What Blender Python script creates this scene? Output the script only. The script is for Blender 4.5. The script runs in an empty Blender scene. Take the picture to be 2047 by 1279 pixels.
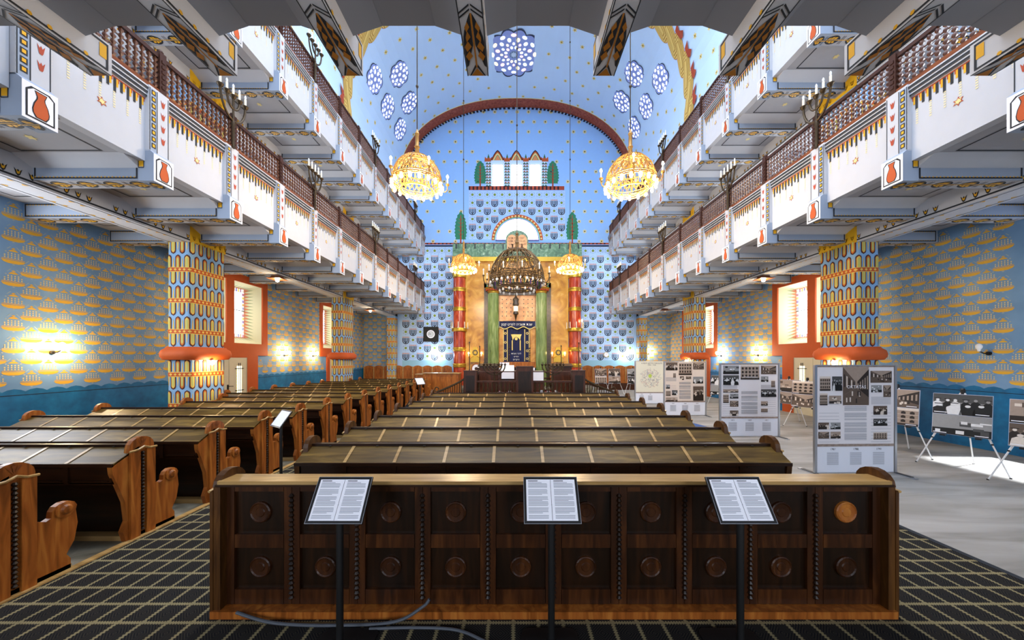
import bpy, bmesh, math, random
from math import pi, sin, cos, sqrt, atan2
from mathutils import Vector, Matrix
random.seed(7)
SC = bpy.context.scene
COL = SC.collection

# ---------------------------------------------------------------- camera, world, exposure
F, VX, VY, H = 690.0, 1026.0, 717.0, 1.89
cd = bpy.data.cameras.new('camera'); cam = bpy.data.objects.new('camera', cd); COL.objects.link(cam)
cd.sensor_width = 36.0; cd.lens = 36.0 * F / 2047.0
cd.shift_x = (1023.5 - VX) / 2047.0; cd.shift_y = (VY - 639.5) / 2047.0
cd.clip_start = 0.05; cd.clip_end = 200
cam.location = (0, 0, H); cam.rotation_euler = (pi / 2, 0, 0)
SC.camera = cam
SC.view_settings.view_transform = 'Standard'; SC.view_settings.look = 'None'
SC.view_settings.gamma = 1.0; SC.view_settings.use_curve_mapping = False
SC.view_settings.exposure = 1.25
SC.cycles.max_bounces = 6; SC.cycles.diffuse_bounces = 4; SC.cycles.glossy_bounces = 2
SC.cycles.transmission_bounces = 2; SC.cycles.transparent_max_bounces = 4
SC.cycles.sample_clamp_indirect = 4.0
SC.cycles.caustics_reflective = False; SC.cycles.caustics_refractive = False
W = bpy.data.worlds.new('world'); SC.world = W; W.use_nodes = True
W.node_tree.nodes['Background'].inputs[0].default_value = (0.55, 0.7, 1.0, 1)
W.node_tree.nodes['Background'].inputs[1].default_value = 1.0

def light(name, kind, loc, energy, col=(1, 1, 1), size=0.5, rot=None, size_y=None, spot=None):
    l = bpy.data.lights.new(name, kind); o = bpy.data.objects.new(name, l); COL.objects.link(o)
    l.energy = energy; l.color = col; o.location = loc
    if kind == 'AREA':
        l.shape = 'RECTANGLE'; l.size = size; l.size_y = size_y or size
    elif kind == 'SPOT':
        l.spot_size = spot or 1.0; l.shadow_soft_size = size; l.spot_blend = 0.25
    else:
        l.shadow_soft_size = size
    if rot: o.rotation_euler = rot
    return o

# main dimensions (metres, camera at the origin of x and y)
XL, XR, YB, YR = -9.3, 9.8, 21.5, -4.0       # outer walls, ark wall, rear wall
XC = 0.2                                     # nave axis
GX = {-1: -5.5, 1: 5.95}                     # parapet fronts
BAY, Y0 = 1.385, 4.05                        # gallery brackets: far face at Y0 + k * BAY

# ---------------------------------------------------------------- materials
def lin(h):
    if isinstance(h, str):
        h = h.lstrip('#'); c = [int(h[i:i + 2], 16) / 255 for i in (0, 2, 4)]
    else: c = h
    return tuple((x / 12.92 if x <= .04045 else ((x + .055) / 1.055) ** 2.4) for x in c) + (1.0,)
MC = {}
def nodes(name):
    m = bpy.data.materials.new(name); m.use_nodes = True
    nt = m.node_tree; b = nt.nodes['Principled BSDF']
    return m, nt, b
def paint(h, rough=0.7, metal=0.0, var=0.06, scale=6.0, name=None, spec=0.3):
    key = ('p', h, rough, metal, var, scale)
    if key in MC: return MC[key]
    m, nt, b = nodes(name or 'paint_' + str(h).lstrip('#'))
    c = lin(h)
    b.inputs['Roughness'].default_value = rough; b.inputs['Metallic'].default_value = metal
    b.inputs['Specular IOR Level'].default_value = spec
    if var:
        tc = nt.nodes.new('ShaderNodeTexCoord'); nz = nt.nodes.new('ShaderNodeTexNoise')
        nz.inputs['Scale'].default_value = scale; nz.inputs['Detail'].default_value = 3
        mx = nt.nodes.new('ShaderNodeMix'); mx.data_type = 'RGBA'
        mx.inputs[6].default_value = tuple(x * (1 - var) for x in c[:3]) + (1,)
        mx.inputs[7].default_value = tuple(min(1, x * (1 + var)) for x in c[:3]) + (1,)
        nt.links.new(tc.outputs['Object'], nz.inputs['Vector'])
        nt.links.new(nz.outputs['Fac'], mx.inputs[0]); nt.links.new(mx.outputs[2], b.inputs['Base Color'])
    else:
        b.inputs['Base Color'].default_value = c
    MC[key] = m
    return m
def emit(h, strength, name=None):
    key = ('e', h, strength)
    if key in MC: return MC[key]
    m, nt, b = nodes(name or 'glow_' + str(h).lstrip('#'))
    b.inputs['Base Color'].default_value = (0.6, 0.6, 0.6, 1)
    b.inputs['Emission Color'].default_value = lin(h); b.inputs['Emission Strength'].default_value = strength
    MC[key] = m
    return m
def ramp_mat(name, stops, scale=(1, 1, 1), nscale=4, detail=6, rough=0.4, dist=0.0, wave=False, bump=0.0, spec=0.5, metal=0.0):
    """noise (or wave) through a colour ramp in object space"""
    if name in MC: return MC[name]
    m, nt, b = nodes(name); N = nt.nodes; L = nt.links
    tc = N.new('ShaderNodeTexCoord'); mp = N.new('ShaderNodeMapping'); mp.inputs['Scale'].default_value = scale
    L.new(tc.outputs['Object'], mp.inputs['Vector'])
    if wave:
        t = N.new('ShaderNodeTexWave'); t.inputs['Scale'].default_value = nscale; t.inputs['Distortion'].default_value = dist
        t.inputs['Detail'].default_value = detail; t.inputs['Detail Scale'].default_value = 1.6
    else:
        t = N.new('ShaderNodeTexNoise'); t.inputs['Scale'].default_value = nscale; t.inputs['Detail'].default_value = detail
        t.inputs['Distortion'].default_value = dist
    L.new(mp.outputs[0], t.inputs['Vector'])
    r = N.new('ShaderNodeValToRGB'); e = r.color_ramp.elements
    while len(e) < len(stops): e.new(0.5)
    for i, (p, c) in enumerate(stops):
        e[i].position = p; e[i].color = lin(c)
    L.new(t.outputs['Fac'], r.inputs['Fac']); L.new(r.outputs['Color'], b.inputs['Base Color'])
    b.inputs['Roughness'].default_value = rough; b.inputs['Specular IOR Level'].default_value = spec
    b.inputs['Metallic'].default_value = metal
    if bump:
        bp = N.new('ShaderNodeBump'); bp.inputs['Strength'].default_value = bump; bp.inputs['Distance'].default_value = 0.01
        L.new(t.outputs['Fac'], bp.inputs['Height']); L.new(bp.outputs[0], b.inputs['Normal'])
    MC[name] = m
    return m

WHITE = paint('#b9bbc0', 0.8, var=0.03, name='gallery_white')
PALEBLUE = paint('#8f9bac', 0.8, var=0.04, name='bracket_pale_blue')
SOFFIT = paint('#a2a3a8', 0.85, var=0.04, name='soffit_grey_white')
INK = paint('#23262b', 0.7, var=0, name='black_line')
GOLD = paint('#d9a21c', 0.6, var=0.08, name='ochre_yellow')
YEL = paint('#e3b01e', 0.65, var=0.08, name='capital_yellow')
PALEY = paint('#dccb8a', 0.7, var=0, name='pale_yellow')
TERRA = paint('#b5501f', 0.65, var=0.08, name='terracotta')
RUST = paint('#a2442b', 0.7, var=0.06, name='rust_red')
NAVY = paint('#141a30', 0.7, var=0, name='dark_blue_line')
MAROON = paint('#2c0f1a', 0.7, var=0, name='maroon_line')
ORNG = paint('#d98a55', 0.7, var=0, name='peach_orange')
LEAF = paint('#2f7d5b', 0.7, var=0.1, name='painted_green')
TILEB = paint('#a6c6ea', 0.75, var=0.03, name='tile_light_blue')
TILEW = paint('#c9d9ec', 0.75, var=0.0, name='tile_white')
WALLB = paint('#96bff0', 0.8, var=0.03, name='ark_wall_blue')
VAULTB = paint('#bcd6f2', 0.85, var=0.04, scale=1.5, name='vault_blue')
BLACK = paint('#0b0b0c', 0.45, var=0, name='black_metal', spec=0.5)
IRON = paint('#40321f', 0.45, 0.5, var=0.1, name='dark_bronze')
BRASS = paint('#b5863a', 0.35, 0.75, var=0.1, name='brass')
CANDLE = paint('#e9dcc0', 0.5, var=0, name='candle_ivory')
CHROME = paint('#b9bcc2', 0.3, 0.8, var=0, name='aluminium')
PAPER = paint('#e6e6ec', 0.7, var=0, name='paper_white')
TXT = paint('#8d9098', 0.8, var=0, name='text_grey')
TXTD = paint('#3c3c42', 0.8, var=0, name='text_dark')
def wood(name, a, b_, c_, rough=0.35, axis=0, spec=0.28):
    sc = [6, 6, 6]; sc[axis] = 0.7
    return ramp_mat(name, [(0.25, a), (0.5, b_), (0.78, c_)], scale=tuple(sc), nscale=2.2, detail=8, rough=rough, dist=1.2, bump=0.05, spec=spec)
W_DESK = wood('desk_oak', '#33230a', '#554019', '#7a602c', 0.40, spec=0.22)
W_DARK = wood('dark_stained_wood', '#140903', '#241206', '#361c0a', 0.35)
W_DARKV = wood('dark_stained_wood_upright', '#100702', '#1c0e04', '#2c1606', 0.35, axis=2)
W_LED = wood('varnished_oak', '#7d6038', '#a5834f', '#bb9a66', 0.28)
W_END = wood('red_brown_pew_end', '#5a2f0e', '#8c4d1c', '#b0702f', 0.35, axis=2)
W_ENDC = wood('shaded_pew_end', '#2c1806', '#4a2c0f', '#6a451c', 0.4, axis=2)  # centre block ends: pew end wood with their shade put into the colour
W_RAIL = wood('railing_brown', '#4a2410', '#6e3a18', '#8a5028', 0.4, axis=1)
W_BACK = wood('orange_brown_panel', '#6e3a14', '#96561f', '#b36f30', 0.4, axis=2)
W_BIM = wood('bimah_walnut', '#241108', '#3d1f10', '#552c18', 0.35, axis=2)

# ---------------------------------------------------------------- mesh builder
class MB:
    def __init__(s): s.v = []; s.f = []; s.m = []; s.mats = []
    def mi(s, mat):
        if mat not in s.mats: s.mats.append(mat)
        return s.mats.index(mat)
    def add(s, vs, fs, mat):
        n = len(s.v); i = s.mi(mat); s.v += [tuple(p) for p in vs]
        for f in fs: s.f.append(tuple(n + k for k in f)); s.m.append(i)
    def poly(s, pts, mat): s.add(pts, [tuple(range(len(pts)))], mat)
    def box(s, x0, x1, y0, y1, z0, z1, mat):
        if x0 > x1: x0, x1 = x1, x0
        if y0 > y1: y0, y1 = y1, y0
        if z0 > z1: z0, z1 = z1, z0
        s.add([(x0, y0, z0), (x1, y0, z0), (x1, y1, z0), (x0, y1, z0), (x0, y0, z1), (x1, y0, z1), (x1, y1, z1), (x0, y1, z1)],
              [(3, 2, 1, 0), (4, 5, 6, 7), (0, 1, 5, 4), (1, 2, 6, 5), (2, 3, 7, 6), (3, 0, 4, 7)], mat)
    def prism(s, pts, vec, mat):
        n = len(pts); q = [tuple(a + b for a, b in zip(p, vec)) for p in pts]
        fs = [tuple(range(n))[::-1], tuple(range(n, 2 * n))] + [(i, (i + 1) % n, n + (i + 1) % n, n + i) for i in range(n)]
        s.add(list(pts) + q, fs, mat)
    def tube(s, path, r, mat, n=6, closed=False):
        P = [Vector(p) for p in path]; k = len(P); rs = r if isinstance(r, (list, tuple)) else [r] * k
        vs = []; up = Vector((0, 0, 1)); prev = None
        for i in range(k):
            if closed: d = P[(i + 1) % k] - P[i - 1]
            else: d = P[min(i + 1, k - 1)] - P[max(i - 1, 0)]
            d.normalize()
            a = prev if prev is not None else (up if abs(d.z) < 0.9 else Vector((1, 0, 0)))
            a = a - d * a.dot(d)
            if a.length < 1e-6: a = d.orthogonal()
            a.normalize(); b = d.cross(a); prev = a
            for j in range(n):
                t = 2 * pi * j / n; vs.append(P[i] + (a * cos(t) + b * sin(t)) * rs[i])
        fs = []
        for i in range(k if closed else k - 1):
            for j in range(n):
                i2 = (i + 1) % k
                fs.append((i * n + j, i * n + (j + 1) % n, i2 * n + (j + 1) % n, i2 * n + j))
        if not closed: fs += [tuple(range(n))[::-1], tuple(range((k - 1) * n, k * n))]
        s.add(vs, fs, mat)
    def lathe(s, c, prof, mat, n=12, axis='z', cap=True):
        vs = []; k = len(prof)
        for r, z in prof:
            for j in range(n):
                t = 2 * pi * (j + .5) / n
                a, b = r * cos(t), r * sin(t)
                p = (a, b, z) if axis == 'z' else ((z, a, b) if axis == 'x' else (a, z, b))
                vs.append((c[0] + p[0], c[1] + p[1], c[2] + p[2]))
        fs = [(i * n + j, i * n + (j + 1) % n, (i + 1) * n + (j + 1) % n, (i + 1) * n + j) for i in range(k - 1) for j in range(n)]
        if cap: fs += [tuple(range(n))[::-1], tuple(range((k - 1) * n, k * n))]
        s.add(vs, fs, mat)
    # flat painting: fr(u, v, w) -> xyz
    def dec(s, fr, pts, w, mat): s.poly([fr(u, v, w) for u, v in pts], mat)
    def rect(s, fr, u0, u1, v0, v1, w, mat): s.dec(fr, [(u0, v0), (u1, v0), (u1, v1), (u0, v1)], w, mat)
    def outline(s, fr, u0, u1, v0, v1, t, w, mat):
        s.rect(fr, u0, u1, v0, v0 + t, w, mat); s.rect(fr, u0, u1, v1 - t, v1, w, mat)
        s.rect(fr, u0, u0 + t, v0 + t, v1 - t, w, mat); s.rect(fr, u1 - t, u1, v0 + t, v1 - t, w, mat)
    def strip(s, fr, A, B, w, mat):
        n = len(A); s.add([fr(u, v, w) for u, v in A] + [fr(u, v, w) for u, v in B], [(i, i + 1, n + i + 1, n + i) for i in range(n - 1)], mat)
    def star(s, fr, u, v, r, w, mat, n=6, inner=0.55, rot=pi / 2):
        s.dec(fr, [(u + (r if i % 2 == 0 else r * inner) * cos(rot + pi * i / n), v + (r if i % 2 == 0 else r * inner) * sin(rot + pi * i / n)) for i in range(2 * n)], w, mat)
    def disc(s, fr, u, v, r, w, mat, n=10, ry=None):
        s.dec(fr, [(u + r * cos(2 * pi * i / n), v + (ry or r) * sin(2 * pi * i / n)) for i in range(n)], w, mat)
    def build(s, name, parent=None, loc=None, smooth=False, **props):
        me = bpy.data.meshes.new(name); me.from_pydata(s.v, [], s.f)
        for m in s.mats: me.materials.append(m)
        me.polygons.foreach_set('material_index', s.m)
        if smooth:
            me.polygons.foreach_set('use_smooth', [True] * len(s.f))
            try: me.set_sharp_from_angle(angle=0.7)
            except Exception: pass
        me.update()
        o = bpy.data.objects.new(name, me); COL.objects.link(o)
        if parent: o.parent = parent
        if loc: o.location = loc
        for k, val in props.items(): o[k] = val
        return o
def thing(name, label, cat, loc=(0, 0, 0), rz=0.0, group=None):
    o = bpy.data.objects.new(name, None); COL.objects.link(o); o.location = loc; o.rotation_euler = (0, 0, rz)
    o.empty_display_size = 0.1
    o['label'] = label; o['category'] = cat
    if group: o['group'] = group
    return o
def tag(o, label, cat, group=None):
    o['label'] = label; o['category'] = cat
    if group: o['group'] = group
    return o
KIDS = {}
def copy_tree(src, loc=None, rz=None, label=None, group=None, parent=None):
    c = src.copy(); COL.objects.link(c)
    if parent: c.parent = parent
    if loc is not None: c.location = loc
    if rz is not None: c.rotation_euler = (0, 0, rz)
    if label: c['label'] = label
    if group: c['group'] = group
    for ch in list(src.children): copy_tree(ch, parent=c)
    return c
def P(px, py, d): return Vector(((px - VX) * d / F, d, H - (py - VY) * d / F))
def PX(px, d): return (px - VX) * d / F
def PZ(py, d): return H - (py - VY) * d / F
# text as mesh faces
def text_pts(body, size, align='CENTER'):
    cu = bpy.data.curves.new('t', 'FONT'); cu.body = body; cu.size = size; cu.align_x = align; cu.resolution_u = 2
    ob = bpy.data.objects.new('t', cu); COL.objects.link(ob)
    dg = bpy.context.evaluated_depsgraph_get(); me = bpy.data.meshes.new_from_object(ob.evaluated_get(dg))
    v = [(p.co.x, p.co.y) for p in me.vertices]; f = [tuple(p.vertices) for p in me.polygons]
    bpy.data.objects.remove(ob); bpy.data.curves.remove(cu); bpy.data.meshes.remove(me)
    return v, f
def put_text(mb, fr, body, u, v, size, w, mat, sx=1.0):
    vs, fs = text_pts(body, size)
    mb.add([fr(u + a * sx, v + b, w) for a, b in vs], fs, mat)
# ================================================================ floor
def carpet_mat():
    m, nt, b = nodes('lattice_carpet'); N = nt.nodes; L = nt.links
    geo = N.new('ShaderNodeNewGeometry'); sep = N.new('ShaderNodeSeparateXYZ'); L.new(geo.outputs['Position'], sep.inputs[0])
    def mt(op, a, bb=None, c=None):
        n = N.new('ShaderNodeMath'); n.operation = op
        for i, x in enumerate((a, bb, c)):
            if x is None: continue
            if isinstance(x, (int, float)): n.inputs[i].default_value = x
            else: L.new(x, n.inputs[i])
        return n.outputs[0]
    X, Y = sep.outputs[0], sep.outputs[1]
    px, py = 0.177, 0.19
    def line(A, B, pa, pb):       # distance to lattice line of A, stepped by B
        fa = mt('FRACT', mt('DIVIDE', A, pa)); da = mt('MINIMUM', fa, mt('SUBTRACT', 1.0, fa))
        st = mt('GREATER_THAN', mt('FRACT', mt('DIVIDE', B, pb / 9)), 0.5)
        return mt('LESS_THAN', da, mt('ADD', 0.045, mt('MULTIPLY', st, 0.04)))
    l1 = line(X, Y, px, py); l2 = line(Y, X, py, px)
    ln = mt('MAXIMUM', l1, l2)
    # small florets inside the cells
    fx = mt('ABSOLUTE', mt('SUBTRACT', mt('FRACT', mt('DIVIDE', X, px)), 0.5)); fy = mt('ABSOLUTE', mt('SUBTRACT', mt('FRACT', mt('DIVIDE', Y, py)), 0.5))
    dia = mt('ADD', fx, fy); ck = mt('LESS_THAN', mt('ABSOLUTE', mt('SUBTRACT', mt('FRACT', mt('MULTIPLY', dia, 9.0)), 0.5)), 0.2)
    ck = mt('MULTIPLY', ck, 0.14)
    nz = N.new('ShaderNodeTexNoise'); nz.inputs['Scale'].default_value = 3.0; L.new(geo.outputs['Position'], nz.inputs['Vector'])
    m1 = N.new('ShaderNodeMix'); m1.data_type = 'RGBA'; m1.inputs[6].default_value = lin('#1c1c1f'); m1.inputs[7].default_value = lin('#7c725a'); L.new(ck, m1.inputs[0])
    m2 = N.new('ShaderNodeMix'); m2.data_type = 'RGBA'; L.new(m1.outputs[2], m2.inputs[6]); m2.inputs[7].default_value = lin('#8f8462'); L.new(ln, m2.inputs[0])
    m3 = N.new('ShaderNodeMix'); m3.data_type = 'RGBA'; m3.blend_type = 'MULTIPLY'; m3.inputs[0].default_value = 0.4
    L.new(m2.outputs[2], m3.inputs[6]); L.new(nz.outputs['Fac'], m3.inputs[7])
    L.new(m3.outputs[2], b.inputs['Base Color']); b.inputs['Roughness'].default_value = 0.95; b.inputs['Specular IOR Level'].default_value = 0.1
    return m
CARPET = carpet_mat()
GREYC = ramp_mat('grey_carpet', [(0.3, '#7e7a74'), (0.6, '#9a9691'), (0.8, '#a9a6a3')], scale=(0.35, 1.6, 1), nscale=2.0, detail=8, rough=0.95, dist=0.6, spec=0.1)
STONE = ramp_mat('worn_floor_boards', [(0.3, '#4a4436'), (0.5, '#6f6857'), (0.7, '#8f8a7a')], scale=(1.2, 1.2, 1), nscale=3.0, detail=8, rough=0.6, dist=0.8)
mb = MB()
def frF(u, v, w): return (u, v, w)
mb.box(XL - .3, XR + .3, YR - .2, YB + .3, -0.2, 0, STONE)
mb.rect(frF, -3.95, 4.36, YR, YB, 0.002, CARPET)
mb.rect(frF, 4.36, XR, YR, YB, 0.003, GREYC)
mb.box(-4.0, -3.93, YR, 16.0, 0, 0.014, W_LED)
mb.rect(frF, 4.33, 4.39, YR, YB, 0.005, INK)
mb.build('floor', kind='structure')

# ================================================================ patterned outer walls
TEAL = ramp_mat('teal_wainscot', [(0.3, '#0a5680'), (0.6, '#126c9c'), (0.8, '#2080b0')], nscale=5, detail=6, rough=0.45, bump=0.1)
PAPERB = ramp_mat('wallpaper_blue', [(0.3, '#5f86ae'), (0.6, '#7298be'), (0.8, '#86a5be')], nscale=1.5, detail=4, rough=0.8)
PAPERY = paint('#d6a636', 0.7, var=0.12, scale=3, name='wallpaper_yellow')
PAPERL = paint('#9aa6a4', 0.75, var=0.0, name='wallpaper_lattice')
def motif(mb, fr, u, v, s, w, far=False):
    """stencilled shallow bowl with a checkered block, a cap and dots"""
    mb.dec(fr, [(u - .125 * s, v - .05 * s), (u - .10 * s, v - .082 * s), (u - .05 * s, v - .098 * s), (u + .05 * s, v - .098 * s), (u + .10 * s, v - .082 * s), (u + .125 * s, v - .05 * s)], w, PAPERY)
    mb.rect(fr, u - .115 * s, u + .115 * s, v - .042 * s, v - .032 * s, w, PAPERY)
    mb.dec(fr, [(u - .055 * s, v + .072 * s), (u + .055 * s, v + .072 * s), (u + .02 * s, v + .10 * s), (u - .02 * s, v + .10 * s)], w, PAPERY)
    if far:
        for r in range(2): mb.rect(fr, u - .085 * s, u + .085 * s, v + (-.022 + .04 * r) * s, v + (-.004 + .04 * r) * s, w, PAPERY)
    else:
        for c in range(6):
            for r in range(3):
                a, b_ = u + (-.094 + .034 * c) * s, v + (-.024 + .029 * r) * s
                if r == 2 and c in (0, 5): continue
                mb.rect(fr, a, a + .015 * s, b_, b_ + .019 * s, w, PAPERY2)
    mb.dec(fr, [(u - .03, v + .15), (u, v + .135), (u + .03, v + .15), (u, v + .165)], w, PAPERY)
    mb.dec(fr, [(u - .025, v - .145), (u, v - .158), (u + .025, v - .145), (u, v - .132)], w, PAPERL)
    for sg in (-1, 1):
        mb.dec(fr, [(u + sg * .075, v + .135), (u + sg * .09, v + .135), (u + sg * .045, v + .185), (u + sg * .03, v + .185)], w, PAPERL)
        mb.dec(fr, [(u + sg * .098, v + .07), (u + sg * .115, v + .085), (u + sg * .098, v + .10), (u + sg * .08, v + .085)], w, PAPERL)
PAPERY2 = paint('#d2bf86', 0.7, var=0.05, name='wallpaper_pale_dots')
def wallpaper(mb, fr, u0, u1, v0, v1, holes=(), w=0.003, farfn=lambda u: False, pu=0.24, pv=0.415):
    n = int((u1 - u0) / pu)
    for i in range(n):
        u = u0 + (i + .5) * (u1 - u0) / n
        v = v0 + 0.14 + (pv / 2 if i % 2 else 0)
        while v < v1 - 0.05:
            if not any(a - .12 < u < b_ + .12 and c - .17 < v < d + .1 for a, b_, c, d in holes): motif(mb, fr, u, v, 1.3, w, farfn(u))
            v += pv
BLUEG = paint('#3550c0', 0.3, var=0, name='glass_blue'); 
def glassm(h, s): return emit(h, s)
WINDAY = 5.5
def side_wall(s):
    X = XL if s < 0 else XR; D = 0.45 * s
    fr = lambda u, v, w: (X - s * w, u, v)
    mb = MB(); wins = [(9.6, 13.0, 2.0, 4.75), (16.55, 19.95, 2.0, 4.75)]
    lights = [(11.45, 12.75, 2.42, 4.5), (9.85, 11.15, 2.42, 4.5), (18.4, 19.7, 2.42, 4.5), (16.8, 18.1, 2.42, 4.5)]
    z0, z1 = 0.0, 4.98
    ys = sorted(set([YR, YB + .3] + [a for l in lights for a in l[:2]]))
    for a, b_ in zip(ys[:-1], ys[1:]):
        hole = any(l[0] <= a and b_ <= l[1] for l in lights)
        segs = [(z0, 2.42), (4.5, z1)] if hole else [(z0, z1)]
        if a < 5.9 < b_ + 20 and s > 0 and a == YR: # opening of the near right window, light comes in here
            mb.rect(fr, a, 5.0, z0, z1, 0, PAPERB); mb.rect(fr, 5.0, 6.6, z0, 2.3, 0, PAPERB); mb.rect(fr, 5.0, 6.6, 4.5, z1, 0, PAPERB); mb.rect(fr, 6.6, b_, z0, z1, 0, PAPERB)
            continue
        for c, d in segs: mb.rect(fr, a, b_, c, d, 0, PAPERB)
    # upper storey wall, white
    mb.rect(fr, YR, YB + .3, 4.98, 9.2, 0, paint('#bccbdc', 0.8, var=0.03, name='upper_wall_pale_blue'))
    # wainscot with scalloped edge and dark line
    doors = [(10.2, 12.5), (17.15, 19.45)]
    seg = [YR]
    for a, b_ in doors: seg += [a, b_]
    seg.append(YB)
    for a, b_ in zip(seg[::2], seg[1::2]):
        mb.rect(fr, a, b_, 0, 1.27, 0.012, TEAL)
        n = max(1, int((b_ - a) / .3)); st = (b_ - a) / n
        for i in range(n):
            u = a + i * st; mb.dec(fr, [(u, 1.27), (u + st, 1.27), (u + st * .8, 1.305), (u + st * .5, 1.325), (u + st * .2, 1.305)], 0.011, TEAL)
        mb.rect(fr, a, b_, 1.2, 1.212, 0.015, INK)
    holes = [(a, b_, c, d) for a, b_, c, d in wins] + [(a, b_, 0, 2.05) for a, b_ in doors]
    if s > 0: holes.append((5.0, 6.6, 2.3, 4.5))
    else: holes.append((2.8, 6.1, 2.3, 4.6))
    wallpaper(mb, fr, 2.2, YB, 1.36, 4.85, holes, farfn=lambda u: u > 13)
    # stencilled zigzag around the orange frames
    for a, b_, c, d in wins:
        n = 22
        for i in range(n):
            u = a + (b_ - a) * i / n; st = (b_ - a) / n
            mb.dec(fr, [(u, d), (u + st, d), (u + st / 2, d + .05)], 0.004, PALEY)
        for i in range(18):
            v = c + (d - c) * i / 18; st = (d - c) / 18
            mb.dec(fr, [(b_, v), (b_, v + st), (b_ + .05, v + st / 2)], 0.004, PALEY)
            mb.dec(fr, [(a, v), (a, v + st), (a - .05, v + st / 2)], 0.004, PALEY)
    mb.build('wall_left' if s < 0 else 'wall_right', kind='structure')
    # windows
    for wi, (a, b_, c, d) in enumerate(wins):
        wt = MB(); ll = [l for l in lights if a < l[0] < b_]
        # frame: orange band proud of the wall with holes
        t = 0.05
        ll = sorted(ll)
        for u0, u1 in ((a, ll[0][0]), (ll[0][1], ll[1][0]), (ll[1][1], b_)):
            wt.box(X - s * t, X, u0, u1, c, d, TERRA)
        for l in ll:
            wt.box(X - s * t, X, l[0], l[1], c, l[2], TERRA); wt.box(X - s * t, X, l[0], l[1], l[3], d, TERRA)
        REV = paint('#e6e4c0', 0.7, var=0, name='reveal_cream'); ZG = paint('#a9b58a', 0.7, var=0, name='reveal_green'); ZO = paint('#d88a6a', 0.7, var=0, name='reveal_salmon')
        for l in ll:
            i_ = 0.26; XI = X + D
            g = (l[0] + i_, l[1] - i_, l[2] + .24, l[3] - .12)   # glass rectangle, splayed reveals around it
            A = [(X, l[0], l[2]), (X, l[1], l[2]), (X, l[1], l[3]), (X, l[0], l[3])]
            B = [(XI, g[0], g[2]), (XI, g[1], g[2]), (XI, g[1], g[3]), (XI, g[0], g[3])]
            for i in range(4):
                j = (i + 1) % 4; wt.poly([A[i], A[j], B[j], B[i]], REV)
                n = 16 if i in (1, 3) else 7
                va, vb, vc, vd = map(Vector, (A[i], A[j], B[j], B[i]))
                for k in range(n):
                    p0 = va.lerp(vb, k / n); p1 = va.lerp(vb, (k + 1) / n); q0 = vd.lerp(vc, k / n); q1 = vd.lerp(vc, (k + 1) / n)
                    nrm = (vb - va).cross(vd - va).normalized(); cen = Vector((X - s * .4, (l[0] + l[1]) / 2, (l[2] + l[3]) / 2))
                    if nrm.dot(cen - va) < 0: nrm = -nrm
                    e = nrm * .004; wt.poly([q0 + e, q1 + e, (p0.lerp(q0, .45) + p1.lerp(q1, .45)) / 2 + e], ZG)
                    wt.poly([q0 + e * 2, q1 + e * 2, (p0.lerp(q0, .7) + p1.lerp(q1, .7)) / 2 + e * 2], ZO)
            fg = lambda u, v, w: (XI - s * w, u, v)
            gp = MB(); gp.rect(fg, g[0], g[1], g[2], g[3], 0.0, emit('#f4faff', 2.2 if s < 0 else WINDAY, 'daylit_glass'))
            nb = 14; cols = ['#3a3fd0', '#e8d53a', '#b03a90', '#f2efe0', '#4a8ad8', '#e0b030']
            bw = .10
            for k in range(nb):
                v0 = g[2] + (g[3] - g[2]) * k / nb; v1 = g[2] + (g[3] - g[2]) * (k + .9) / nb
                gp.rect(fg, g[0], g[0] + bw, v0, v1, .004, emit(cols[k % 6], .3)); gp.rect(fg, g[1] - bw, g[1], v0, v1, .004, emit(cols[(k + 2) % 6], .3))
            for k in range(6):
                u0 = g[0] + bw + (g[1] - g[0] - 2 * bw) * k / 6; u1 = u0 + (g[1] - g[0] - 2 * bw) * .15
                gp.rect(fg, u0, u1, g[2], g[2] + .12, .004, emit(cols[k % 6], .3)); gp.rect(fg, u0, u1, g[3] - .12, g[3], .004, emit(cols[(k + 3) % 6], .3))
            zc = g[2] + (g[3] - g[2]) * .55
            gp.box(XI - s * .02, XI, g[0], g[1], zc - .012, zc + .012, INK)
            for k in range(1, 5):
                u = g[0] + (g[1] - g[0]) * k / 5; gp.rect(fg, u - .003, u + .003, g[2], g[3], .006, TXT)
            for k in range(1, 9):
                v = g[2] + (g[3] - g[2]) * k / 9; gp.rect(fg, g[0], g[1], v - .003, v + .003, .006, TXT)
            wt_panes.append((gp, s, wi))
        nm = 'window_%d' % (WN[0]); WN[0] += 1
        wo = wt.build(nm, kind='structure')
        for gp, _, _ in wt_panes: gp.build('stained_glass_pane', parent=wo)
        wt_panes.clear()
        # doorway under the window: orange surround, pale door
        dt = MB(); ya, yb = (10.2, 12.5) if wi == 0 else (17.15, 19.45)
        dt.box(X - s * .06, X, yb - .5, yb, 0, 2.0, TERRA); dt.box(X - s * .06, X, ya, ya + .25, 0, 2.0, TERRA); dt.box(X - s * .06, X, ya + .25, yb - .5, 1.93, 2.0, TERRA)
        for k in range(14):
            v = 1.3 + k * .05; dt.dec(fr, [(yb, v), (yb, v + .05), (yb + .035, v + .025)], .004, PALEY)
        do = dt.build('door_%d' % DN[0], kind='structure'); DN[0] += 1
        dl = MB(); CR = paint('#c9bfa4', 0.6, var=.05, name='door_cream')
        dl.box(X - s * .05, X, ya + .25, yb - .5, 0.01, 1.93, CR)
        f5 = lambda u, v, w: (X - s * (.05 + w), u, v)
        for u in (ya + .27, ya + 1.03, yb - .52): dl.rect(f5, u - .006, u + .006, 0.02, 1.92, .002, paint('#8f8468', .6, var=0))
        dl.build('door_leaf', parent=do)
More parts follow.
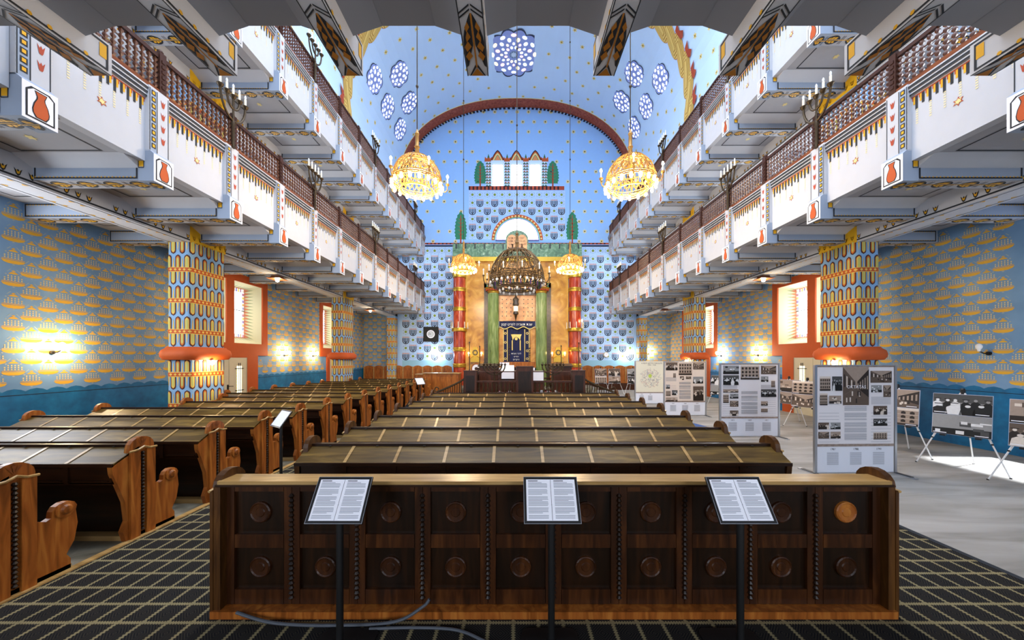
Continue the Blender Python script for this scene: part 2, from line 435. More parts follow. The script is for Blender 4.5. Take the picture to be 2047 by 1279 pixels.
        for uu in (ya + .5, yb - .95):
            q = MB(); q.rect(f5, uu, uu + .2, .75, 1.65, .004, emit('#fff6c8', 1.6))
            for k in range(8): q.rect(f5, uu - .01, uu + .02, .78 + k * .1, .84 + k * .1, .005, emit('#e8d53a', .4))
            q.box(X - s * .07, X - s * .05, uu - .08, uu + .28, .82, .845, BLACK); q.box(X - s * .07, X - s * .05, uu - .08, uu + .28, 1.55, 1.575, BLACK)
            q.box(X - s * .07, X - s * .05, uu + .06, uu + .07, .6, 1.75, BLACK); q.box(X - s * .07, X - s * .05, uu + .13, uu + .14, .6, 1.75, BLACK)
            q.build('barred_light', parent=do)
        hm = MB(); yh = ya + .98
        hm.box(X - s * .062, X - s * .05, yh - .03, yh + .03, .85, 1.05, BLACK); hm.tube([(X - s * .06, yh, 1.0), (X - s * .12, yh, 1.0), (X - s * .12, yh + .14, .99)], .012, BLACK)
        hm.build('door_handle', parent=do)
wt_panes = []; WN = [1]; DN = [1]
side_wall(-1); side_wall(1)

# ================================================================ ark wall with painted tiles, windows, trees
KPX = YB / F
fb = lambda u, v, w: (u, YB - w, v)
def U(px): return PX(px, YB)
def V(py): return PZ(py, YB)
mb = MB()
mb.rect(fb, XL, XR, 0, 18.2, 0, WALLB)
TW, TH = 0.46, 0.505
def menorah_tile(mb, u, v, w=.004):
    r0, hw = .5, .5
    cy = v - TH * .12
    for (R, mt) in ((.212, MAROON), (.122, NAVY)):
        t = .050; A = []; B = []
        top = v + TH * .22
        A.append((u - R, top)); B.append((u - R + t, top))
        for k in range(9):
            a = pi + pi * k / 8
            A.append((u + R * cos(a), cy + R * .95 * sin(a))); B.append((u + (R - t) * cos(a), cy + (R - t) * .95 * sin(a)))
        A.append((u + R, top)); B.append((u + R - t, top))
        mb.strip(fb, A, B, w, mt)
    mb.rect(fb, u - .024, u + .024, v - TH * .5, v + TH * .22, w, NAVY)
    mb.dec(fb, [(u - .07, v - TH * .5), (u + .07, v - TH * .5), (u, v - TH * .5 + .06)], w, MAROON)
    mb.rect(fb, u - .22, u + .22, v + TH * .24, v + TH * .28, w, TXT)
    for k in range(7):
        x = u + (k - 3) * .062
        mb.dec(fb, [(x - .024, v + TH * .29), (x + .024, v + TH * .29), (x + .012, v + TH * .42), (x - .012, v + TH * .42)], w, ORNG)
def star_tile(mb, u, v, w=.004):
    mb.rect(fb, u - TW * .46, u + TW * .46, v - TH * .46, v + TH * .46, w * .5, TILEB)
    mb.outline(fb, u - TW * .44, u + TW * .44, v - TH * .44, v + TH * .44, .012, w * .8, TILEW)
    mb.star(fb, u, v, .16, w, TILEW); mb.star(fb, u, v, .10, w + .002, NAVY, rot=0); mb.star(fb, u, v, .085, w + .004, paint('#7f9a2c', .7, var=0, name='star_green'))
    for k in range(6):
        a = pi / 6 + k * pi / 3; mb.disc(fb, u + .165 * cos(a), v + .165 * sin(a), .02, w + .001, NAVY, n=4)
def tiles(u0, u1, vtop, rows, cols, skip=None, first_star_row=True, par=0):
    for r in range(rows):
        v = vtop - (r + .5) * TH
        for c in range(cols):
            u = u0 + (c + .5) * (u1 - u0) / cols
            if skip and skip(u, v): continue
            mb.rect(fb, u - TW * .5, u + TW * .5, v - TH * .5, v + TH * .5, .001, TILEB)
            if (first_star_row and r == 0) or (r + c + par) % 2 == 0: star_tile(mb, u, v)
            else: menorah_tile(mb, u, v)
# side fields (pilaster to ark)
tiles(U(804), U(905), V(493), 14, 7, par=0); tiles(U(1163), U(1267), V(493), 14, 7, par=0)
mb.rect(fb, U(804), U(905), V(493) - 14 * TH - .62, V(493) - 14 * TH, .002, paint('#8fbcd0', .8, var=.04, name='plain_blue_band'))
mb.rect(fb, U(1163), U(1267), V(493) - 14 * TH - .62, V(493) - 14 * TH, .002, paint('#8fbcd0', .8, var=.04, name='plain_blue_band'))
tiles(U(804), U(905), V(493) - 14 * TH - .62, 2, 7, first_star_row=False, par=1); tiles(U(1163), U(1267), V(493) - 14 * TH - .62, 2, 7, first_star_row=False, par=1)
# outer strips of wallpaper beside the pilasters
for a, b_ in ((XL, U(780)), (U(1290), XR)):
    mb.rect(fb, a, b_, 0, 4.98, .001, PAPERB); wallpaper(mb, fb, a, b_, 1.3, 4.9, farfn=lambda u: False)
for pa, pb in ((780, 804), (1267, 1290)): mb.rect(fb, U(pa), U(pb), 0, 5, .002, TILEB)
# central panel behind the arched window
uc, rw = U(1034), .0
acx, acz = U(1034), V(480)
tiles(U(937), U(1130), V(381), 6, 13, skip=lambda u, v: (u - acx) ** 2 + (v - acz) ** 2 < 1.62 ** 2 + .1, par=1)
# red dentil bands
for z, a, b_, h in ((V(487), 845, 1222, .10), (V(376), 937, 1128, .24)):
    mb.rect(fb, U(a), U(b_), z - h / 2, z + h / 2, .006, RUST); n = int((U(b_) - U(a)) / .24)
    for k in range(n): 
        u = U(a) + k * .24; mb.rect(fb, u, u + .1, z - h / 2 + .01, z + h / 2 - .01, .008, MAROON)
mb.rect(fb, U(845), U(1222), V(493), V(490), .007, NAVY)
# painted trees
def tree(cu, v0, hgt, wid):
    L_ = []; n = 16
    for k in range(n + 1):
        t = k / n; ww = wid * sqrt(max(.02, 1 - (max(0, t - .25) / .76) ** 2)) * (.85 + .15 * min(1, t * 4)); jag = .06 if k % 2 else 0
        L_.append((cu - ww + jag, v0 + hgt * .12 + hgt * .88 * t))
    R_ = []
    for k in range(n + 1):
        t = k / n; ww = wid * sqrt(max(.02, 1 - (max(0, t - .25) / .76) ** 2)) * (.85 + .15 * min(1, t * 4)); jag = .06 if k % 2 else 0
        R_.append((cu + ww - jag, v0 + hgt * .12 + hgt * .88 * t))
    mb.strip(fb, L_, R_, .004, LEAF)
    mb.dec(fb, [(cu - .05, v0), (cu + .05, v0), (cu + .02, v0 + hgt * .9), (cu - .02, v0 + hgt * .9)], .006, RUST)
    for k in range(5):
        z = v0 + hgt * (.25 + .12 * k)
        for sg in (-1, 1): mb.dec(fb, [(cu, z), (cu, z + .04), (cu + sg * wid * .55, z + .16)], .006, RUST)
tree(U(960), V(373), V(322) - V(373), .40); tree(U(1105), V(373), V(322) - V(373), .40)
tree(U(921), V(486), V(424) - V(486), .40); tree(U(1144), V(486), V(424) - V(486), .40)
# crenellated coloured frame of the triple window
GRN = paint('#2c6a4e', .7, var=0, name='frame_green')
wcs = [994.8, 1032.4, 1070]
pil = [976.5, 1013.8, 1051, 1088.5]
for pxc in pil:
    u = U(pxc); w2 = .17
    mb.rect(fb, u - w2, u + w2, V(373), V(323), .004, TILEW)
    for k in range(9):
        z = V(373) + k * (V(323) - V(373)) / 9
        mb.rect(fb, u - w2, u + w2, z, z + .045, .006, GRN if k % 2 else MAROON); 
        for q in (-.085, .085): mb.dec(fb, [(u + q - .07, z + .05), (u + q + .07, z + .05), (u + q, z + .15)], .006, TERRA if k % 2 else LEAF)
    z = V(323); mb.dec(fb, [(u - w2 - .08, z), (u + w2 + .08, z), (u + w2 + .05, z + .3), (u + .09, z + .18), (u, z + .48), (u - .09, z + .18), (u - w2 - .05, z + .3)], .006, TERRA)
    mb.dec(fb, [(u - .07, z + .24), (u + .07, z + .24), (u, z + .48)], .008, GRN)
for pxc in wcs:
    u = U(pxc); z = V(323)
    for (rr, hh, mt, w) in ((.45, .72, MAROON, .010), (.39, .64, TERRA, .012), (.33, .54, PALEY, .014), (.24, .42, LEAF, .016), (.2, .38, ORNG, .018)):
        pts = [(u - rr, z)] + [(u - rr * cos(pi * k / 12), z + hh * (1 - abs(cos(pi * k / 12)) ** 1.5)) for k in range(1, 12)] + [(u + rr, z)]
        mb.dec(fb, pts, w, mt)
# arched lunette surround
def arc_strip(cu, cv, r0, r1, w, mt, n=24, a0=0, a1=pi):
    A = [(cu + r0 * cos(a0 + (a1 - a0) * k / n), cv + r0 * sin(a0 + (a1 - a0) * k / n)) for k in range(n + 1)]
    B = [(cu + r1 * cos(a0 + (a1 - a0) * k / n), cv + r1 * sin(a0 + (a1 - a0) * k / n)) for k in range(n + 1)]
    mb.strip(fb, A, B, w, mt)
arc_strip(acx, acz, 1.42, 1.60, .008, TERRA); arc_strip(acx, acz, 1.38, 1.43, .009, LEAF)
for k in range(22):
    a = pi * (k + .5) / 22; mb.star(fb, acx + 1.5 * cos(a), acz + 1.5 * sin(a), .07, .011, PALEY)
# stars on the blue field above
for r in range(14):
    for c in range(20):
        u = XC - 6.6 + c * .7 + (.35 if r % 2 else 0); v = 9.2 + r * .62
        if U(925) < u < U(1142) and v < V(368): continue
        if U(965) < u < U(1100) and v < V(296): continue
        if random.random() < .18: continue
        mb.star(fb, u, v, .15, .003, PALEY); mb.star(fb, u, v, .055, .005, NAVY)
wb = mb.build('wall_back', kind='structure')
# triple window and lunette
mb = MB(); GL = emit('#fbfdff', 3.5, 'white_daylit_glass')
for pxc in wcs:
    u = U(pxc); a, b_, c, d = u - .33, u + .33, V(372), V(329)
    mb.box(a - .08, b_ + .08, YB - .03, YB, c, V(321), paint('#c6dcee', .6, var=0)); 
    mb.box(a, b_, YB - .05, YB - .03, c, d, GL)
    mb.outline(fb, a, b_, c, d, .035, .055, paint('#6a64a8', .5, var=0, name='lead_violet')); mb.rect(fb, a, b_, (c + d) / 2 - .01, (c + d) / 2 + .01, .056, PALEBLUE)
mb.build('window_%d' % WN[0], kind='structure'); WN[0] += 1
mb = MB()
pts = [(acx + 1.36 * cos(pi * k / 24), YB - .04, acz + 1.36 * sin(pi * k / 24)) for k in range(25)]
mb.prism(pts, (0, .03, 0), GL)
VIO = paint('#6a64a8', .5, var=0, name='lead_violet')
def arc_s(m_, r0, r1, w, mt, n=24):
    A = [(acx + r0 * cos(pi * k / n), acz + r0 * sin(pi * k / n)) for k in range(n + 1)]; B = [(acx + r1 * cos(pi * k / n), acz + r1 * sin(pi * k / n)) for k in range(n + 1)]
    m_.strip(fb, A, B, w, mt)
arc_s(mb, 1.3, 1.36, .045, VIO); arc_s(mb, .42, .45, .045, PALEBLUE)
for k in range(1, 8):
    a = pi * k / 8; n_ = (-sin(a) * .008, cos(a) * .008)
    mb.dec(fb, [(acx + .4 * cos(a) + n_[0], acz + .4 * sin(a) + n_[1]), (acx + 1.3 * cos(a) + n_[0], acz + 1.3 * sin(a) + n_[1]), (acx + 1.3 * cos(a) - n_[0], acz + 1.3 * sin(a) - n_[1]), (acx + .4 * cos(a) - n_[0], acz + .4 * sin(a) - n_[1])], .046, PALEBLUE)
mb.box(acx - 1.36, acx + 1.36, YB - .06, YB, acz - .05, acz + .02, VIO)
mb.build('window_%d' % WN[0], kind='structure'); WN[0] += 1

# ================================================================ vault
VA, VB, VZ, VN = 7.05, 5.05, 12.5, 2.25
def vault(t, y, w=0.0):        # t 0..pi from right to left
    c_, s_ = cos(t), sin(t)
    e = 2 / VN
    x = XC + (VA - w) * (abs(c_) ** e) * (1 if c_ > 0 else -1); z = VZ + (VB - w) * (abs(s_) ** e)
    return (x, y, z)
mb = MB(); NT, NY = 40, 2
def vgrid(y0, y1, w, mt, t0=0, t1=pi, nt=NT):
    vs = [vault(t0 + (t1 - t0) * i / nt, y, w) for y in (y0, y1) for i in range(nt + 1)]
    mb.add(vs, [(i, i + 1, nt + 2 + i, nt + 1 + i) for i in range(nt)], mt)
vgrid(YR, 21.5, 0, VAULTB)
def vfr(t0, y0):               # tangent frame on the vault
    p = Vector(vault(t0, y0)); q = Vector(vault(t0 + .01, y0)); tu = (q - p).normalized(); n = tu.cross(Vector((0, 1, 0)))
    cen = Vector((XC, y0, VZ))
    if n.dot(cen - p) < 0: n = -n
    return lambda u, v, w: tuple(p + tu * u + Vector((0, 1, 0)) * v + n * (w + .01))
VST = paint('#e2cd7c', .7, var=0, name='vault_star')
VSG = paint('#7d6236', .7, var=0, name='vault_star_dot')
ROSES = [(1028, 108, 'big'), (748, 158, 0), (798, 148, 0), (775, 213, 0), (818, 205, 0), (799, 258, 0), (1321, 158, 0), (1268, 148, 0), (1292, 213, 0), (1243, 203, 0), (1268, 255, 0)]
def vault_hit(px, py):
    """point (t, y) of the vault seen at a pixel"""
    best = None
    for i in range(4, 397):
        t = pi * i / 400; x, _, z = vault(t, 0)
        y = abs((px - VX)) and x * F / (px - VX)
        y2 = (z - H) * F / (VY - py)
        e = abs((px - VX) / F * y2 - x)
        if best is None or e < best[0]: best = (e, t, y2)
    return best[1], best[2]
rpos = []
for (px_, py_, kd) in ROSES: rpos.append((*vault_hit(px_, py_), kd))
rows = 16
for r in range(rows):
    y = 9.5 + r * .74
    for c in range(20):
        t = pi * (c + .5 + (.5 if r % 2 else 0)) / 20.5
        if t > pi - .05: continue
        p = Vector(vault(t, y))
        if any((p - Vector(vault(tt, yy))).length < (1.75 if kd == 'big' else .95) for tt, yy, kd in rpos): continue
        if 13.4 < y < 15.1: continue
        if y > 20.8: continue
        fr = vfr(t, y); mb.star(fr, 0, 0, .125, 0, VST, n=6, inner=.5); mb.disc(fr, 0, 0, .035, .003, VSG, n=6)
for s in (-1, 1):              # stars in rows on the clerestory wall
    X = XC + s * 7.05; fr = lambda u, v, w: (X - s * (w + .01), u, v)
    mb.rect(fr, YR, 21.5, 8.4, 12.52, -.01, VAULTB)
    for v in (11.3, 12.1):
        for k in range(24): mb.star(fr, 9 + k * .55, v, .1, 0, VST); mb.disc(fr, 9 + k * .55, v, .03, .003, VSG, n=6)
# red intrados band of the ark arch, with dentils
RB = ramp_mat('red_arch_band', [(.3, '#7e3222'), (.5, '#9c482e'), (.75, '#b46244')], nscale=9, detail=5, rough=.7)
vgrid(20.72, 21.46, .03, RB); 
vs = [vault(pi * i / NT, 20.72, w) for w in (0, .03) for i in range(NT + 1)]
mb.add(vs, [(i, i + 1, NT + 2 + i, NT + 1 + i) for i in range(NT)], PALEY)
for i in range(96):
    t = pi * (i + .5) / 96; x, _, z = vault(t, 0, .0); x2, _, z2 = vault(t + .008, 0, 0); 
    a0, a1 = vault(t - .009, 21.44, .0), vault(t + .009, 21.44, .0); b0, b1 = vault(t - .009, 21.44, .16), vault(t + .009, 21.44, .16)
    mb.poly([a0, a1, b1, b0], NAVY)
# yellow stencilled rib across the vault
RY = paint('#d9b968', .7, var=.05, name='rib_yellow'); RO = paint('#96661c', .7, var=.05, name='rib_ochre')
def ribpt(q, y, w, half):
    if q < 0: x, z = VA - w - .012, VZ + q * 7
    else: p = vault(q, y, w); x, z = p[0] - XC, p[2]
    return (XC + (-x if half else x), y, z)
pitch = .155; n = 13
for half in (0, 1):
    for k in range(n):
        q0 = -.42 + pitch * k; q1 = q0 + pitch * 1.75; seg = 12
        for (ins, mt, w) in ((-.03, RUST, .012 + .002 * (k % 2)), (0, RY, .016), (.09, RO, .02), (.13, RY, .024), (.22, RO, .028), (.26, RY, .032), (.36, RO, .036), (.40, RY, .040)):
            A = []; B = []
            for q in range(seg + 1):
                f = ins * .5 + (1 - ins) * q / seg; t = q0 + (q1 - q0) * f
                hw = .27 * sqrt(max(0.03, 1 - abs(2 * f - 1) ** 3)) * (1 - ins * 1.9); ym = 14.2 - .26 * (2 * f - 1)
                A.append(ribpt(t, ym - hw, w + .0015 * (k % 3), half)); B.append(ribpt(t, ym + hw, w + .0015 * (k % 3), half))
            mb.add(A + B, [(i, i + 1, seg + 2 + i, seg + 1 + i) for i in range(seg)], mt)
        t = q1 - .02; y = 13.72
        mb.poly([ribpt(t - .04, y + .12, .05, half), ribpt(t + .03, y + .12, .05, half), ribpt(t + .05, y - .16, .05, half), ribpt(t, y - .04, .05, half), ribpt(t - .03, y - .2, .05, half), ribpt(t - .06, y - .02, .05, half)], RUST)
mb.build('ceiling', kind='structure')
# rose windows set in the vault
def rose(t, y, R, big, nm):
    fr0 = vfr(t, y); p = Vector(vault(t, y))
    m = MB(); fr = lambda u, v, w: fr0(u, v, w)
    BL = paint('#8f9fd8', .6, var=.08, name='rose_tracery_blue'); DK = paint('#2c3550', .6, var=0)
    lobes = 12 if big else 8
    def outline(R_, rl, w, mt):
        pts = []
        for k in range(lobes * 6):
            a = 2 * pi * k / (lobes * 6); b_ = (k % 6) / 6 * pi
            rr = R_ + rl * sin(b_); pts.append((rr * cos(a), rr * sin(a)))
        m.dec(fr, pts, w, mt)
    outline(R * .90, R * .15, .02, DK); outline(R * .855, R * .125, .024, BL)
    gl = [emit(c, .62) for c in ('#eef2ff', '#cfdcff', '#ffe29a', '#ffb8b0', '#dff5e8')]
    rings = [(.78, 12, .085), (.61, 12, .08), (.45, 12, .055), (.30, 12, .06)] if big else [(.74, 12, .115), (.46, 7, .13), (0.0, 1, .13), (.6, 12, .03)]
    for ri, (rr, nn, sz) in enumerate(rings):
        for k in range(nn):
            a = 2 * pi * (k + (.5 if ri % 2 else 0)) / nn; cu, cv = rr * R * cos(a), rr * R * sin(a); s_ = sz * R
            pts = []
            for q in range(8):
                b_ = 2 * pi * q / 8; e1, e2 = s_ * (1.1 if ri else .8) * cos(b_), s_ * (.9 if ri else 1.2) * sin(b_)
                pts.append((cu + e1 * cos(a) - e2 * sin(a), cv + e1 * sin(a) + e2 * cos(a)))
            m.dec(fr, pts, .03, gl[(ri + k * (2 if big else 1)) % (5 if big else 2)])
    if big: m.disc(fr, 0, 0, R * .16, .03, paint('#6f86a8', .6, var=.1)); m.star(fr, 0, 0, R * .13, .034, TILEW, n=8)
    m.build(nm, kind='structure')
for (t, y, kd) in rpos:
    rose(t, y, 1.38 if kd == 'big' else .62, kd == 'big', 'window_%d' % WN[0]); WN[0] += 1
# long skylight over the near part of the nave and a rear wall
mb = MB()
for k in range(5):
    y = 1.5 + k * 2.2
    for sgn in (-1, 1):
        fr = vfr(pi / 2 + sgn * .38, y); mb.rect(fr, -.9, .9, -.8, .8, .03, emit('#eaf3ff', 14.0, 'skylight_glass')); mb.outline(fr, -.95, .95, -.85, .85, .06, .04, NAVY)
mb.build('window_%d' % WN[0], kind='structure'); WN[0] += 1
mb = MB(); mb.box(XL - .3, XR + .3, YR - .2, YR, 0, 18.2, paint('#8a8f98', .8, var=.05, name='rear_wall_grey')); mb.build('wall_rear', kind='structure')
frr = lambda u, v, w: (u, YR + w, v)
mb = MB(); RL = emit('#e8f0ff', 4.4, 'added_rear_glow')  # added light panels behind the camera, only numbered among the windows
for u in (-6.2, -2.2, 2.6, 6.6):
    mb.rect(frr, u - .9, u + .9, 1.2, 3.9, .02, RL); mb.outline(frr, u - 1, u + 1, 1.1, 4.0, .1, .03, TERRA)
mb.build('window_%d' % WN[0], kind='structure'); WN[0] += 1
mb = MB(); RL = emit('#e8f0ff', 3.2, 'added_rear_upper_glow')  # more added glowing panels, unseen, to brighten parapets, vault and ark wall
for u in (-4.2, -1.3, 1.7, 4.6):
    mb.rect(frr, u - .8, u + .8, 6.4, 9.4, .02, RL); mb.outline(frr, u - .9, u + .9, 6.3, 9.5, .1, .03, TERRA)
mb.dec(frr, [(XC + 2.6 * cos(2 * pi * k / 24), 13.4 + 2.6 * sin(2 * pi * k / 24)) for k in range(24)], .02, RL)
mb.build('window_%d' % WN[0], kind='structure'); WN[0] += 1
# upper gallery windows on the outer walls (above the lower ones)
fr = lambda u, v, w: (XL + w, u, v)
mb = MB()
for q in (3.0, 4.6):
    mb.rect(fr, q, q + 1.3, 2.45, 4.45, .012, emit('#eef5ff', 6.0, 'near_left_glass')); mb.outline(fr, q - .12, q + 1.42, 2.33, 4.57, .12, .016, TERRA)
mb.build('window_%d' % WN[0], kind='structure'); WN[0] += 1
for s in (-1, 1):
    X = XL if s < 0 else XR; fr = lambda u, v, w: (X - s * w, u, v)
    for yc in (4.35, 11.3, 18.25):
        mb = MB()
        for q in (-.85, .85):
            mb.box(X - s * .05, X, yc + q - .62, yc + q + .62, 5.9, 7.7, TERRA); mb.rect(fr, yc + q - .52, yc + q + .52, 6.0, 7.6, .055, emit('#eef6ff', 10.0 if s > 0 else 7.0, 'gallery_daylight'))
            mb.box(X - s * .07, X - s * .05, yc + q - .52, yc + q + .52, 6.85, 6.88, INK)
        mb.build('window_%d' % WN[0], kind='structure'); WN[0] += 1
# ================================================================ columns
COLY = [(7.69, 8.63), (14.62, 15.56), (21.0, 21.5)]
CB = paint('#7fa6cc', .75, var=.04, name='column_blue'); CBR = paint('#6b2f1c', .7, var=0, name='column_brown'); CY = paint('#d9b455', .7, var=.05, name='column_yellow')
CD = paint('#3a2a28', .7, var=0, name='column_outline'); CO = paint('#c4702a', .7, var=.05, name='column_orange'); CG = paint('#b5b562', .7, var=0, name='column_olive')
def round_rect(x0, x1, y0, y1, r, n=4):
    pts = []
    for (cx, cy, a0) in ((x1 - r, y0 + r, -pi / 2), (x1 - r, y1 - r, 0), (x0 + r, y1 - r, pi / 2), (x0 + r, y0 + r, pi)):
        for k in range(n + 1): a = a0 + pi / 2 * k / n; pts.append((cx + r * cos(a), cy + r * sin(a)))
    return pts
def column(s, yi):
    y0, y1 = COLY[yi]; xi = GX[s] + s * 1.7; xo = xi + s * .52
    x0, x1 = min(xi, xo), max(xi, xo); cx, cy = (x0 + x1) / 2, (y0 + y1) / 2
    side = 'left' if s < 0 else 'right'
    lab = ['near %s pillar with painted blue and yellow arches and a terracotta collar' % side,
           'middle %s pillar with painted arches, farther down the aisle' % side,
           '%s pilaster with painted arches against the ark wall' % side][yi]
    t = thing('column', lab, 'pillar', (cx, cy, 0), group=None)
    base = round_rect(x0 - cx, x1 - cx, y0 - cy, y1 - cy, .07)
    per = [0.0]
    for i in range(len(base)): per.append(per[-1] + (Vector(base[(i + 1) % len(base)]) - Vector(base[i])).length)
    LP = per[-1]
    def frc(u, v, w):
        u = u % LP; i = 0
        while i < len(base) - 1 and per[i + 1] < u: i += 1
        a, b_ = Vector(base[i]), Vector(base[(i + 1) % len(base)]); d = (b_ - a).normalized(); p = a + d * (u - per[i])
        n = Vector((d.y, -d.x)); p = p + n * w
        return (p.x, p.y, v)
    def shaft(z0, z1, bands, nm, lb=None):
        mb = MB()
        mb.prism([(p[0], p[1], z0) for p in base], (0, 0, z1 - z0), CB)
        nU = 14 if yi < 2 else 10; pu = LP / nU
        def U_(uc, v0, h, up, mt, wd, w):     # hanging / standing finger
            sg = 1 if up else -1
            A = []; B = []
            for k in range(7):
                f = k / 6; 
                hh = h * (f ** .6) if k else 0
                ww = wd if f < .7 else wd * sqrt(max(0, 1 - ((hh / h - .72) / .28) ** 2))
                A.append((uc - ww, v0 + sg * hh)); B.append((uc + ww, v0 + sg * hh))
            q_ = 5
            for j in range(q_):
                C_ = [(a[0] + (b_[0] - a[0]) * j / q_, a[1]) for a, b_ in zip(A, B)]; D_ = [(a[0] + (b_[0] - a[0]) * (j + 1) / q_, a[1]) for a, b_ in zip(A, B)]
                mb.strip(frc, C_, D_, w, mt)
        for z in bands:
            if z0 <= z <= z1 - .03:
                n = nU * 2
                for k in range(n):
                    ua, ub = LP * k / n, LP * (k + 1) / n
                    
                    for j in range(4):
                        uj, uk = ua + (ub - ua) * j / 4 + 1e-4, ua + (ub - ua) * (j + 1) / 4 - 1e-4
                        mb.rect(frc, uj, uk, z - .055, z + .055, .006, CY); mb.rect(frc, uj, uk, z - .042, z + .042, .008, TERRA)
                    um = (ua + ub) / 2; mb.strip(frc, [(um + (q - 2) * .0175, z - .03 * (1 - abs(q - 2) / 2)) for q in range(5)], [(um + (q - 2) * .0175, z + .03 * (1 - abs(q - 2) / 2)) for q in range(5)], .012, CY)
            for k in range(nU):
                uc = (k + .5) * pu
                if z - .055 - .285 >= z0 - .01 and z - .055 <= z1 + .03:
                    U_(uc, z - .055, .285, False, CD, pu * .30, .004); U_(uc, z - .055, .27, False, CBR, pu * .25, .006); U_(uc, z - .055, .252, False, CO if (k % 3) else CY, pu * .19, .008); U_(uc, z - .055, .22, False, CG, pu * .11, .010)
                    mb.dec(frc, [(uc + pu * .5 - .018, z - .055), (uc + pu * .5 + .018, z - .055), (uc + pu * .5 + .005, z - .25), (uc + pu * .5 - .005, z - .25)], .005, CY)
                us = k * pu + .002
                if z - .66 >= z0 - .05 and z - .42 <= z1:
                    v = z - .645 + .01
                    U_(us, v, .285, True, CD, pu * .30, .004); U_(us, v, .27, True, CBR, pu * .25, .006); U_(us, v, .252, True, CO if (k % 3) else CY, pu * .19, .008); U_(us, v, .22, True, CG, pu * .11, .010)
                    mb.dec(frc, [(us + pu * .5 - .018, v), (us + pu * .5 + .018, v), (us + pu * .5 + .005, v + .2), (us + pu * .5 - .005, v + .2)], .005, CY)
        o = mb.build(nm, parent=t)
        if lb: o['label'] = lb
    bands = [.86 + .695 * k for k in range(-1, 6)] + [5.3 + .695 * k for k in range(0, 4)]
    if yi < 2:
        bands = [.15, .845, 1.54, 2.50, 3.19, 3.88, 4.57]
        shaft(0, 1.88, [.15, .845, 1.54, 2.235], 'lower_shaft'); shaft(2.14, 4.49, [2.50, 3.19, 3.88, 4.565], 'shaft')
        mb = MB()
        prof = [(-.0, 1.86), (.10, 1.87), (.145, 1.93), (.155, 2.0), (.13, 2.08), (.06, 2.13), (.045, 2.16), (0, 2.16)]
        rings = [[(p[0], p[1]) for p in round_rect(x0 - cx - w, x1 - cx + w, y0 - cy - w, y1 - cy + w, .07 + w)] for w, _ in prof]
        vs = [(a, b_, z) for (w, z), r in zip(prof, rings) for a, b_ in r]; n = len(base)
        mb.add(vs, [(i * n + j, i * n + (j + 1) % n, (i + 1) * n + (j + 1) % n, (i + 1) * n + j) for i in range(len(prof) - 1) for j in range(n)], TERRA)
        mb.build('collar', parent=t, smooth=True)
        mb = MB(); mb.box(x0 - cx - .005, x1 - cx + .005, y0 - cy - .005, y1 - cy + .005, 4.49, 4.845, YEL); mb.build('capital', parent=t, label='plain yellow capital under the gallery')
        shaft(5.14, 7.99, [5.5, 6.2, 6.89, 7.59], 'upper_shaft')
        mb = MB(); mb.box(x0 - cx - .005, x1 - cx + .005, y0 - cy - .005, y1 - cy + .005, 7.99, 8.345, YEL); mb.build('upper_capital', parent=t)
    else:
        shaft(0, 4.9, [.15 + .695 * k for k in range(7)], 'shaft')
for s in (-1, 1):
    for yi in range(3): column(s, yi)

# ================================================================ side galleries
NB = 13                                     # brackets k = 0 .. 12
PILW = .26
def leaf_chain(mb, fr, u0, u1, vc, hw, w, L_=.42, c1=INK, c2=GOLD):
    """painted leaf chain along u, centred on vc"""
    n = max(1, round((u1 - u0) / L_)); st = (u1 - u0) / n
    for k in range(n):
        a = u0 + k * st
        for sg in (-1, 1):
            pts = [(a + st * .06, vc + sg * .01)]
            for q in range(1, 7):
                f = q / 7; pts.append((a + st * (.06 + .70 * f), vc + sg * (.012 + hw * sin(pi * f) ** .7)))
            pts.append((a + st * .76, vc + sg * .012))
            mb.dec(fr, pts, w, c1)
            for q in range(3):
                f0 = .12 + .2 * q; x0_ = a + st * (.06 + .7 * f0)
                mb.dec(fr, [(x0_, vc + sg * .02), (x0_ + st * .12, vc + sg * .02), (x0_ + st * .15, vc + sg * hw * .8 * sin(pi * (f0 + .15))), (x0_ + st * .05, vc + sg * hw * .75 * sin(pi * (f0 + .08)))], w + .002, c2)
        mb.rect(fr, a + st * .80, a + st * .83, vc - hw, vc + hw, w, c1); mb.rect(fr, a + st * .88, a + st * .91, vc - hw, vc + hw, w, c1)
    mb.rect(fr, u0, u1, vc - .006, vc + .006, w + .003, c2)
def bracket_mesh(s):
    mb = MB(); X = lambda w: s * w
    # arm from the parapet to the long beam, and on to the outer wall
    for (a, b_) in ((.03, 1.72), (2.1, 3.82)):
        mb.box(X(a), X(b_), -PILW, 0, 4.57, 4.855, PALEBLUE)
        fn = lambda u, v, w: (X(u), -PILW - w, v)
        a2, b2 = a + .10, b_ - .04
        mb.outline(fn, a2, b2, 4.588, 4.835, .024, .004, INK)
        n = int((b2 - a2) / .055)
        for k in range(n):
            u = a2 + .03 + k * .055; mb.dec(fn, [(u, 4.608), (u + .03, 4.608), (u + .015, 4.628)], .005, GOLD)
            mb.dec(fn, [(u, 4.812), (u + .03, 4.812), (u + .015, 4.792)], .005, GOLD)
        fu = lambda u, v, w: (X(u), v, 4.57 - w)
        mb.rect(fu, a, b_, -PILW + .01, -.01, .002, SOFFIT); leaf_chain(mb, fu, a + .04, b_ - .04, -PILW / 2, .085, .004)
    # gussets of the slab beside the arm
    for sg, y in ((-1, -PILW), (1, 0)):
        mb.prism([(X(.10), y, 4.855), (X(.10), y + sg * .24, 4.855), (X(.10), y, 4.75)], (X(1.6), 0, 0), WHITE)
    return mb
